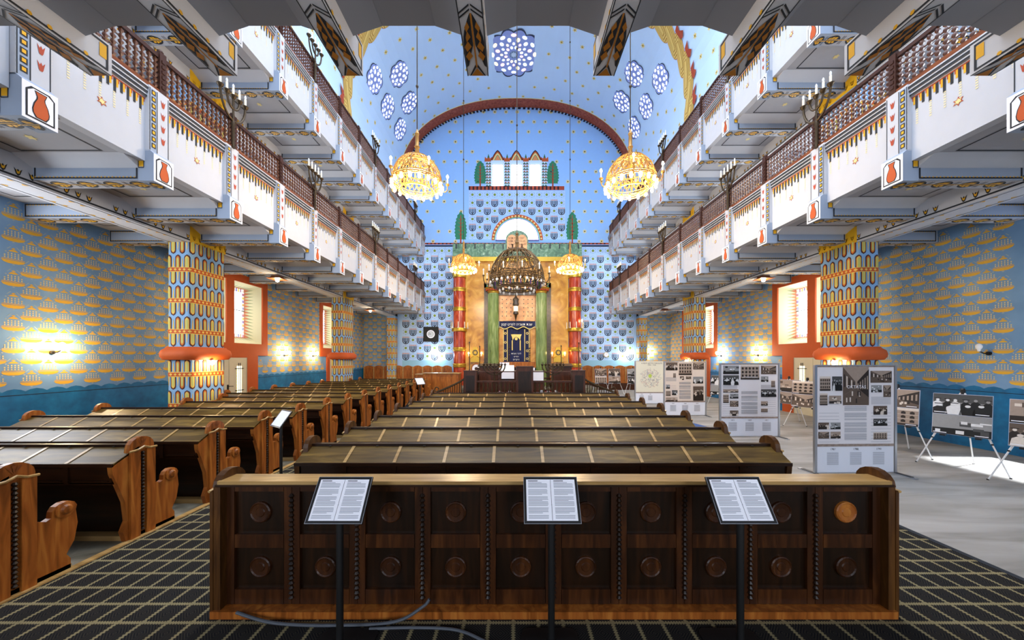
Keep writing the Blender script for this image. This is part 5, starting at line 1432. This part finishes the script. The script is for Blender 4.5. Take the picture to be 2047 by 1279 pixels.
# branched candle holders on the red columns
for pxc, lit, lab in ((918, False, 'gilded candle bracket ringing the left red column, unlit'), (1150, True, 'gilded candle bracket ringing the right red column, one candle glowing')):
    t = thing('candle_bracket', lab, 'candle bracket', (AX(pxc), YA + .1, AZ(659)), group=None)
    mb = MB(); mb.lathe((0, 0, 0), [(.37, -.12), (.45, -.1), (.47, 0), (.45, .1), (.37, .12)], GILT, n=20); mb.build('ring', parent=t, smooth=True)
    for k in range(5):
        a = pi + pi * k / 4; x, y = .50 * cos(a), .50 * sin(a)
        mb = MB(); mb.lathe((x, y, 0), [(.05, .08), (.05, .12), (.025, .13), (.025, .45)], CANDLE, n=8); c = mb.build('candle', parent=t, smooth=True)
        if lit and k == 3: mb = MB(); mb.lathe((x, y, .5), [(.01, -.05), (.04, 0), (.03, .05), (0, .1)], emit('#fff0c8', 40.0), n=8); mb.build('bulb', parent=c)

# ================================================================ panelled benches along the ark wall
def wall_bench(label, x0, x1, y, n, ret=None):
    t = thing('wall_bench', label, 'bench', ((x0 + x1) / 2, y, 0)); c = (x0 + x1) / 2; a, b_ = x0 - c, x1 - c; st = (b_ - a) / n
    for k in range(n):
        u = a + k * st; mb = MB()
        pts = [(u, 0, .3), (u + st, 0, .3), (u + st, 0, 1.38)] + [(u + st * (1 - q / 8), 0, 1.38 + .10 * sin(pi * q / 8)) for q in range(1, 8)] + [(u, 0, 1.38)]
        mb.prism(pts, (0, .06, 0), W_BACK)
        p2 = [(u + .08, -.012, .75), (u + st - .08, -.012, .75), (u + st - .08, -.012, 1.28)] + [(u + .08 + (st - .16) * (1 - q / 8), -.012, 1.28 + .07 * sin(pi * q / 8)) for q in range(1, 8)] + [(u + .08, -.012, 1.28)]
        mb.prism(p2, (0, .012, 0), W_END); mb.box(u - .025, u + .025, -.04, .0, .3, 1.42, W_LED); mb.build('back_panel', parent=t)
    mb = MB(); mb.box(a, b_, -.42, 0, .42, .48, W_END); mb.box(a, b_, -.38, -.34, 0, .42, W_BIM); mb.box(a, b_, -.05, .06, 0, .3, W_BIM); mb.build('seat', parent=t)
    return t
wall_bench('panelled wooden bench with arched back along the ark wall, left', -9.2, PX(903, 21.3), 21.3, 9)
wall_bench('panelled wooden bench with arched back along the ark wall, right', PX(1164, 21.3), 9.6, 21.3, 8)
for i, (px_, d, lab) in enumerate(((884, 17.4, 'panelled wooden seat box at the front end of the left block'), (868, 18.4, 'lower panelled bench standing before the left wall bench'))):
    t = thing('seat_box', lab, 'bench', (PX(px_, d), d, 0)); mb = MB(); mb.box(-.9, .9, -.3, .3, 0, 1.15 - .1 * i, W_END)
    for k in range(4): mb.box(-.82 + k * .42, -.48 + k * .42, -.315, -.3, .3, 1.0 - .1 * i, W_BACK)
    mb.build('body', parent=t); mb = MB(); mb.box(-.93, .93, -.33, .33, 1.15 - .1 * i, 1.19 - .1 * i, W_LED); mb.build('top_board', parent=t)

# clocks
t = thing('wall_clock', 'square black clock with a round white dial left of the ark', 'clock', (U(862), YB - .06, V(668)))
mb = MB(); mb.box(-.46, .46, -.05, .06, -.46, .46, paint('#15140f', .5, var=0)); mb.build('case', parent=t)
mb = MB(); f = lambda u, v, w: (u, -.05 - w, v); mb.disc(f, 0, 0, .25, .004, PAPER, n=24); mb.disc(f, 0, 0, .2, .006, paint('#bfc4c6', .5, var=0), n=24)
for k in range(12): a = pi * k / 6; mb.disc(f, .17 * cos(a), .17 * sin(a), .014, .008, BLACK, n=4)
mb.dec(f, [(-.01, -.02), (.01, -.02), (-.12, .14), (-.13, .13)], .010, BLACK); mb.dec(f, [(-.02, -.01), (-.02, .01), (-.17, .01), (-.17, -.01)], .010, BLACK); mb.build('dial', parent=t)
t = thing('wall_clock', 'small round pale clock right of the ark above the bench', 'clock', (U(1211), YB - .05, V(709)))
mb = MB(); mb.lathe((0, 0, 0), [(.16, .05), (.17, -.0), (.16, -.04), (.14, -.045), (0, -.045)], paint('#c9bd98', .5, var=0), n=20, axis='y'); mb.build('case', parent=t, smooth=True)
mb = MB(); f = lambda u, v, w: (u, -.046 - w, v); mb.disc(f, 0, 0, .13, .004, PAPER, n=20); mb.dec(f, [(-.006, 0), (.006, 0), (.05, .08), (.04, .08)], .006, BLACK); mb.build('dial', parent=t)

# ================================================================ bimah (reading platform)
YP = 10.35
def BX(px): return PX(px, YP)
def BZ(py): return PZ(py, YP)
t = thing('bimah', 'dark wooden reading platform with railing in the middle of the hall', 'platform', (XC, YP, 0)); bx0, bx1 = BX(927), BX(1170)
def bpart(mb, nm, **k): o = mb.build(nm, parent=t, **k); o.location = (-XC, -YP, 0); return o
mb = MB(); mb.box(bx0 + .05, bx1 - .05, YP + .05, YP + 3.4, 0, .62, W_BIM); mb.rect(frF, bx0 + .05, bx1 - .05, YP + .05, YP + 3.4, .625, PLB); bpart(mb, 'platform')
for a, b_, zt in ((927, 952.5, 740.5), (1032, 1066, 732), (1145, 1170, 740)):
    for yy in ((YP, YP + .38),) + (((YP + 3.1, YP + 3.4),) if a != 1032 else ()):
        mb = MB(); mb.box(BX(a), BX(b_), yy[0], yy[1], 0, BZ(zt) - .02, W_BIM); mb.box(BX(a) - .015, BX(b_) + .015, yy[0] - .015, yy[1] + .015, BZ(zt) - .02, BZ(zt), W_BIM)
        mb.box(BX(a) + .06, BX(b_) - .06, yy[0] - .008, yy[0], .8, BZ(zt) - .15, W_DARKV); bpart(mb, 'post')
def bal_rail(x0, x1, z0, z1, y, n, both=True):
    mb = MB(); mb.box(x0, x1, y - .04, y + .04, z1 - .05, z1, W_BIM); mb.box(x0, x1, y - .04, y + .04, z0, z0 + .06, W_BIM)
    for k in range(n):
        x = x0 + (x1 - x0) * (k + .5) / n; h = z1 - z0 - .1
        mb.lathe((x, y, z0 + .05), [(.018, 0), (.018, h * .1), (.034, h * .3), (.014, h * .5), (.034, h * .72), (.016, h * .9), (.016, h)], IRON, n=6)
    bpart(mb, 'balustrade', smooth=True)
for a, b_ in ((952.5, 1032), (1066, 1145)):
    bal_rail(BX(a), BX(b_), BZ(789), BZ(761), YP + .1, 9); bal_rail(BX(a), BX(b_), .62, 1.15, YP + 3.25, 9)
    mb = MB(); mb.box(BX(a), BX(b_), YP + .06, YP + .16, BZ(744), BZ(742), W_BIM); bpart(mb, 'top_rail')
for sg, x in ((-1, bx0 + .1), (1, bx1 - .1)):
    mb = MB()
    for z in (1.25, .70): mb.box(x - .03, x + .03, YP + .38, YP + 3.1, z, z + .05, W_BIM)
    for k in range(16): mb.tube([(x, YP + .5 + k * .165, .7), (x, YP + .5 + k * .165, 1.26)], .014, IRON, n=5)
    bpart(mb, 'side_rail')
# curling iron stair railings either side
for sg, xa, xb in ((-1, BX(927), BX(872)), (1, BX(1170), BX(1228))):
    mb = MB(); pth = []
    for k in range(13):
        f_ = k / 12; pth.append((xa + (xb - xa) * f_, YP + .15, BZ(757) + (BZ(784) - BZ(757)) * f_ ** .8))
    mb.tube(pth, .03, IRON, n=6)
    mb.tube([(xb + sg * .02 + .07 * cos(a) * .9, YP + .15, BZ(784) + .07 + .07 * sin(a)) for a in [k * .6 for k in range(11)]], .018, IRON, n=5)
    for k in range(11):
        f_ = (k + .3) / 12; x = xa + (xb - xa) * f_; zt = BZ(757) + (BZ(784) - BZ(757)) * f_ ** .8
        mb.lathe((x, YP + .15, .05), [(.014, 0), (.014, (zt - .05) * .5), (.028, (zt - .05) * .62), (.012, (zt - .05) * .75), (.012, zt - .05)], IRON, n=6)
    mb.box(min(xa, xb) - .02, max(xa, xb) + .02, YP + .1, YP + .2, .70, .75, IRON)
    bpart(mb, 'stair_railing', smooth=True)
# lecterns with papers on the platform
t = thing('reading_desk', 'dark reading desk draped with white covers on the platform', 'desk', (BX(1028), YP + 1.5, .625))
mb = MB(); mb.box(-.5, 1.0, -.3, .4, 0, .85, W_BIM); mb.build('body', parent=t)
mb = MB(); A = [(-.42, -.34, .82), (.0, -.34, .82), (.0, .3, 1.02), (-.42, .3, 1.02)]; mb.prism(A, (0, 0, .02), PAPER); mb.box(-.42, .0, -.36, -.33, .6, .82, PAPER); mb.build('cloth', parent=t)
mb = MB(); mb.box(.5, .98, -.33, -.30, .5, .86, PAPER); mb.build('cloth', parent=t)
for px_, lab in ((978, 'dark side desk on the left of the reading platform'), (1122, 'dark side desk on the right of the reading platform')):
    t = thing('side_desk', lab, 'desk', (PX(px_, 12.6), 12.6, .625)); mb = MB(); mb.box(-.35, .35, -.2, .2, 0, 1.0, W_BIM); mb.build('body', parent=t); mb = MB(); mb.prism([(-.4, -.25, .98), (.4, -.25, .98), (.4, .25, 1.06), (-.4, .25, 1.06)], (0, 0, .03), W_DARK); mb.build('sloping_top', parent=t)
# bronze menorahs on the rail
def menorah(label, x, y, z):
    t = thing('menorah', label, 'menorah', (x, y, z), group='bronze menorahs on the platform railing')
    mb = MB(); mb.lathe((0, 0, 0), [(.08, -.30), (.03, -.27), (.022, .0), (.035, .05), (.022, .1), (.022, .30)], IRON, n=8); mb.build('stem', parent=t, smooth=True)
    for R in (.12, .22, .32):
        mb = MB(); mb.tube([(R * cos(a), 0, .22 + R * .85 * sin(a)) for a in [pi + pi * k / 12 for k in range(13)]], .02, IRON, n=6)
        for sg in (-1, 1): mb.lathe((sg * R, 0, .22), [(.015, 0), (.04, .03), (.045, .05), (.012, .06), (.012, .10)], IRON, n=6)
        mb.build('arm', parent=t, smooth=True)
menorah('bronze menorah on the platform railing, left of its middle post', BX(988), YP + .12, BZ(746)); menorah('bronze menorah on the platform railing, right of its middle post', BX(1106), YP + .12, BZ(746))
for px_, h, lab in ((937.5, 1.5, 'thin dark rod standing on the left platform post'), (958, 1.3, 'thin dark rod beside the left platform post'), (1123, 1.35, 'thin dark rod before the right ark lamp'), (1158.5, 1.85, 'thin dark rod standing on the right platform post')):
    mb = MB(); zt = BZ(741) if px_ in (937.5, 1158.5) else BZ(742); z1 = BZ({937.5: 682, 958: 690, 1123: 689, 1158.5: 683}[px_])
    mb.lathe((0, 0, 0), [(.04, 0), (.02, .02), (.014, .05), (.012, z1 - zt - .05), (.025, z1 - zt - .03), (.0, z1 - zt)], IRON, n=8); tag(mb.build('lamp_rod', loc=(BX(px_), YP + .12, zt)), lab, 'rod', 'thin rods on the platform railing')

# prayer books along a low shelf behind the platform railing
BK = [paint(c, .6, var=.05) for c in ('#7a2420', '#d8d4cc', '#3a2a20', '#7a2420', '#c9c2b4', '#56241e')]
for i, (px_, c, wh) in enumerate(((1000, 0, 'leftmost of the books'), (1019, 2, 'just left of the middle post'), (1082, 1, 'just right of the middle post'), (1096, 5, 'between two pale books'), (1112, 4, 'rightmost of the books'))):
    mb = MB(); x = PX(px_, 10.95); mb.box(-.045, .045, -.06, .06, 0, .012, BK[c]); mb.box(-.042, .042, -.057, .055, .012, .045, PAPER); mb.box(-.045, .045, -.06, .06, .045, .057, BK[c]); mb.box(-.045, .045, .055, .062, 0, .057, BK[c])
    tag(mb.build('book', loc=(x, 10.95, .83)), ['dark red', 'off-white', 'dark brown', 'dark red', 'cream', 'maroon'][c] + ' book on the low shelf behind the railing, ' + wh, 'book', 'books on the low shelf behind the railing')
mb = MB(); mb.box(PX(990, 10.95), PX(1125, 10.95), 10.85, 11.05, .80, .83, W_BIM)
for x in (PX(991, 10.95), PX(1124, 10.95)): mb.box(x - .02, x + .02, 10.86, 11.04, .625, .80, W_BIM)
tag(mb.build('low_shelf'), 'long low brown shelf behind the platform railing', 'shelf')
# folded dark bag against a pew in the aisle
t = thing('bag', 'dark folded bag leaning against a pew end in the left aisle', 'bag', (PX(806, 9.6), 9.6, 0))
mb = MB(); mb.prism([(-.22, 0, .0), (.10, 0, .0), (.26, 0, .62), (.16, 0, .70), (-.16, 0, .30)], (0, .12, 0), BLACK); mb.build('body', parent=t)
mb = MB(); mb.tube([(.14, .06, .66), (.2, .06, .84), (.3, .06, .84), (.26, .06, .62)], .012, BLACK); mb.build('handle', parent=t)
# ================================================================ chandeliers
WARM = '#ffdfae'
def chandelier(label, x, y, zr, R, ztop, lit, nb, arms, group):
    """zr = height of the lower bulb ring; R = ring radius"""
    t = thing('chandelier', label, 'chandelier', (x, y, zr), group=group)
    MT = paint('#a07436', .4, .45, var=.15, scale=9, name='chandelier_brass') if lit else paint('#6a5233', .4, .5, var=.2, scale=9, name='chandelier_dark_bronze')
    hd = R * (1.18 if lit else 1.2); ks = 1.0 if lit else 1.15
    mb = MB(); mb.tube([(0, 0, hd + R * .1), (0, 0, ztop - zr)], .012, IRON, n=6)
    zz = hd + 1.6
    while zz < ztop - zr: mb.lathe((0, 0, zz), [(.012, -.05), (.035, 0), (.012, .05)], IRON, n=6); zz += 2.6
    mb.build('suspension_rod', parent=t)
    mb = MB(); k_ = R / .58
    mb.lathe((0, 0, hd), [(.12 * ks, -.04), (.12 * ks, .0), (.055 * ks, .03), (.045 * ks, .18), (.065 * ks, .21), (.045 * ks, .24), (.04 * ks, .48), (.055 * ks, .51), (.02, .58), (.01, .62)], MT, n=8); mb.build('crown_stem', parent=t, smooth=True)
    # pierced dome
    def dome(a, f): # f 0 rim .. 1 top
        r = R * (cos(f * pi / 2) ** .85) * .98; return (r * cos(a), r * sin(a), .18 * R + sin(f * pi / 2) ** 1.2 * (hd - .18 * R))
    mb = MB(); nr = 8
    for k in range(nr): mb.tube([dome(2 * pi * k / nr, q / 9) for q in range(10)], .016 * k_, MT, n=5)
    for f in (0, .38, .66, .93): mb.tube([dome(2 * pi * k / 32, f) for k in range(32)], .014 * k_, MT, n=5, closed=True)
    mb.build('dome_ribs', parent=t, smooth=True)
    mb = MB()
    for k in range(32):
        a = 2 * pi * k / 32
        for sg in (-1, 1): 
            pth = [dome(a + sg * q * .055, .02 + q * .115) for q in range(8)]
            mb.tube(pth, .0075 * k_, MT, n=3)
    for k in range(nr * 2):
        a = 2 * pi * (k + .5) / (nr * 2)
        for rr in (.5, .85): mb.tube([dome(a + .155 * rr * cos(b_), .52 - .33 + .16 + .125 * rr * sin(b_) - .13) for b_ in [2 * pi * q / 12 for q in range(12)]], .010 * k_, MT, n=4, closed=True)
    mb.build('filigree', parent=t)
    mb = MB(); 
    for rr, z in ((R * 1.0, .10 * R), (R * .97, .02), (R * .68, -.26 * R), (R * .62, -.20 * R)): mb.tube([(rr * cos(2 * pi * k / 32), rr * sin(2 * pi * k / 32), z) for k in range(32)], .015 * k_, MT, n=5, closed=True)
    for k in range(32):
        a = 2 * pi * k / 32; mb.tube([(R * .97 * cos(a), R * .97 * sin(a), .02), (R * .66 * cos(a + .1), R * .66 * sin(a + .1), -.24 * R)], .007 * k_, MT, n=3)
        mb.tube([(R * cos(a), R * sin(a), .18 * R), (R * .99 * cos(a + .1), R * .99 * sin(a + .1), .02)], .007 * k_, MT, n=3)
    mb.build('lower_ring', parent=t)
    # bulbs
    BE = emit(WARM, 60.0, 'lit_bulb') if lit else paint('#e8e4dc', .15, var=0, name='unlit_bulb', spec=.8)
    bs = .034 if lit else .036
    for (rr, zb, n) in ((R * 1.0, -.03 * R, nb),) + (() if lit else ((R * .64, -.30 * R, nb // 2),)):
        for k in range(n):
            a = 2 * pi * (k + .5) / n; c = (rr * cos(a), rr * sin(a), zb)
            mb = MB(); mb.lathe(c, [(.008, .09), (.02, .085), (.028, .05), (.045, .02), (.03, .02)], MT, n=8, cap=False); cp = mb.build('bulb_cup', parent=t, smooth=True)
            mb = MB(); mb.lathe(c, [(.012, .02), (bs, -.02), (bs * 1.05, -.045), (bs * .7, -.08), (.0, -.095)], BE, n=8); mb.build('bulb', parent=cp, smooth=True)
    if not lit:
        mb = MB()
        for k in range(44):
            a = 2 * pi * k / 44; mb.lathe((R * .86 * cos(a), R * .86 * sin(a), -.12 * R), [(.0, -.12), (.02, -.08), (.028, 0), (.012, .06)], [paint('#2c2a26', .3, var=0), paint('#5a3f74', .3, var=0), paint('#3f5a3a', .3, var=0)][k % 3], n=5)
        mb.build('glass_drops', parent=t)
    for k in range(arms):
        a = 2 * pi * (k + .25) / arms; d = Vector((cos(a), sin(a), 0))
        mb = MB(); pth = [d * (R * .98) + Vector((0, 0, .12 * R))] + [d * (R * (1.0 + .10) + R * .13 * cos(b_)) + Vector((0, 0, .10 * R + R * .22 * sin(b_))) for b_ in [pi + pi * q / 8 for q in range(9)]]
        e = pth[-1]; pth.append(e + Vector((0, 0, .08 * R)))
        e = pth[-1]; mb.tube(pth, .012 * k_, MT, n=5); mb.lathe(tuple(e), [(.01, -.02), (.04, .0), (.045, .03), (.015, .04)], MT, n=8); ar = mb.build('arm', parent=t, smooth=True)
        mb = MB(); mb.lathe(tuple(e), [(.018, .04), (.018, .16)], CANDLE, n=8); mb.build('candle', parent=ar)
        mb = MB(); mb.lathe(tuple(e), [(.01, .16), (.028, .19), (.024, .22), (0, .25)], emit('#ffe4b0', 40.0) if lit else paint('#efe9da', .3, var=0), n=8); mb.build('candle_bulb', parent=ar, smooth=True)
    return t
GC = 'lit brass chandeliers'
c1 = chandelier('lit brass dome chandelier hanging at upper left, nearer pair', -2.2, 7.9, 5.86, .56, vault(pi / 2 + .33, 0)[2], True, 18, 5, GC)
for (x, y, lab) in ((2.68, 7.9, 'lit brass dome chandelier hanging at upper right, nearer pair'), (-2.2, 15.3, 'lit brass chandelier left of the ark, farther pair'), (2.52, 15.3, 'lit brass chandelier right of the ark, farther pair')):
    copy_tree(c1, loc=(x, y, 5.86), label=lab, rz=.4 if x > 0 else .9)
chandelier('large unlit dark bronze dome chandelier hanging in the centre before the ark', PX(1033.5, 11.7), 11.7, 4.50, .92, 17.4, False, 28, 12, None)
for x, y in ((-2.2, 7.9), (2.68, 7.9), (-2.2, 15.3), (2.52, 15.3)):
    light('chandelier_light', 'POINT', (x, y, 5.62), 125, lin('#ffe4c0')[:3], .25)

# ================================================================ wall sconces, beam lamps, collar lamps
def sconce(label, loc, d, lit=True, cool=False, grp='wall lamps with a bare bulb'):
    t = thing('wall_lamp', label, 'wall lamp', loc, 0, grp); dx, dy = d
    mb = MB(); mb.lathe((0, 0, 0), [(.04, -.02), (.04, .02)], BLACK, n=10, axis='x' if dx else 'y'); mb.tube([(0, 0, 0), (dx * .10, dy * .10, .0), (dx * .2, dy * .2, .05)], .012, BLACK); mb.build('arm', parent=t, smooth=True)
    mb = MB(); mb.lathe((dx * .2, dy * .2, .07), [(.02, -.03), (.022, 0), (.045, .04), (.05, .08), (.03, .12), (0, .135)], (emit('#dff0ff' if cool else '#ffdca0', 70.0) if lit else paint('#e8e8e8', .3, var=0)), n=10); mb.build('bulb', parent=t, smooth=True)
    if lit: light('sconce_light', 'POINT', (loc[0] + dx * .3, loc[1] + dy * .3, loc[2] + .1), 20, lin('#dff0ff' if cool else '#ffe0b4')[:3], .06)
    return t
for y, lab in ((6.95, 'bare bulb wall lamp on the near left wall'), (14.0, 'bare bulb wall lamp on the left wall beyond the first window'), (16.0, 'bare bulb wall lamp on the left wall just before the second window')):
    sconce(lab, (XL + .02, y, 2.02), (1, 0))
sconce('unlit bare bulb lamp on the near right wall', (XR - .02, 7.1, 2.0), (-1, 0), lit=False)
for y, lab, cool in ((13.8, 'warm bare bulb lamp on the right wall between the windows', False), (16.25, 'cool white bare bulb lamp on the right wall before the second window', True)):
    sconce(lab, (XR - .02, y, 2.03), (-1, 0), cool=cool)
sconce('bare bulb lamp at the back right corner of the aisle', (8.4, 21.46, 2.2), (0, -1))
sconce('cool bare bulb lamp on the ark wall left of the red column', (U(873), 21.46, V(713)), (0, -1), cool=True)
sconce('cool bare bulb lamp on the ark wall right of the red column', (U(1252), 21.46, V(713)), (0, -1), cool=True)
for s in (-1, 1):
    for yi in (0, 1):
        y0 = COLY[yi][0]; X = GX[s] + s * 1.7; 
        if yi == 1 and s < 0: continue
        t = thing('spot_lamp', 'small round lamp under the terracotta collar of the %s %s pillar' % ('near' if yi == 0 else 'middle', 'left' if s < 0 else 'right'), 'lamp', (X - s * .12, y0 + .42, 1.84))
        mb = MB(); mb.lathe((0, 0, 0), [(.03, .03), (.04, .0)], CHROME, n=10); mb.build('socket', parent=t)
        mb = MB(); mb.lathe((0, 0, -.05), [(.0, -.05), (.035, -.03), (.045, .01), (.03, .05)], emit('#ffe2b0', 60.0), n=10); mb.build('bulb', parent=t, smooth=True)
        light('collar_light', 'POINT', (X - s * .2, y0 + .42, 1.76), 7, lin('#ffd9a0')[:3], .05)
    for y, on in ((10.9, True), (18.0, s < 0)):
        X = GX[s] + s * 1.95
        t = thing('ceiling_lamp', 'brown lamp under the %s gallery beam, %s' % ('left' if s < 0 else 'right', 'near the first window' if y < 12 else 'farther back'), 'ceiling lamp', (X, y, 4.49))
        mb = MB(); mb.prism([(-.12, -.12, 0), (.12, -.12, 0), (.12, .12, 0), (-.12, .12, 0)], (0, 0, -.03), W_RAIL); mb.add([(-.22, -.22, -.09), (.22, -.22, -.09), (.22, .22, -.09), (-.22, .22, -.09), (-.12, -.12, -.03), (.12, -.12, -.03), (.12, .12, -.03), (-.12, .12, -.03)], [(0, 1, 5, 4), (1, 2, 6, 5), (2, 3, 7, 6), (3, 0, 4, 7), (3, 2, 1, 0)], W_RAIL); mb.build('shade', parent=t)
        mb = MB(); mb.lathe((0, 0, -.12), [(.0, -.06), (.05, -.03), (.055, .02)], emit('#fff0d0', 45.0) if on else paint('#cfc8b8', .4, var=0), n=10); mb.build('bulb', parent=t, smooth=True)
        if on: light('beam_lamp_light', 'POINT', (X, y, 4.25), 14, lin('#ffe4bc')[:3], .08)
# daylight through the near right window (real opening in the wall)
light('daylight_beam', 'SPOT', (11.6, 6.6, 8.6), 12000, (.86, .93, 1.0), .15, rot=None, spot=.9)
_l = bpy.data.objects['daylight_beam']; _d = Vector((8.6, 5.5, 0)) - Vector(_l.location); _l.rotation_euler = _d.to_track_quat('-Z', 'Y').to_euler()
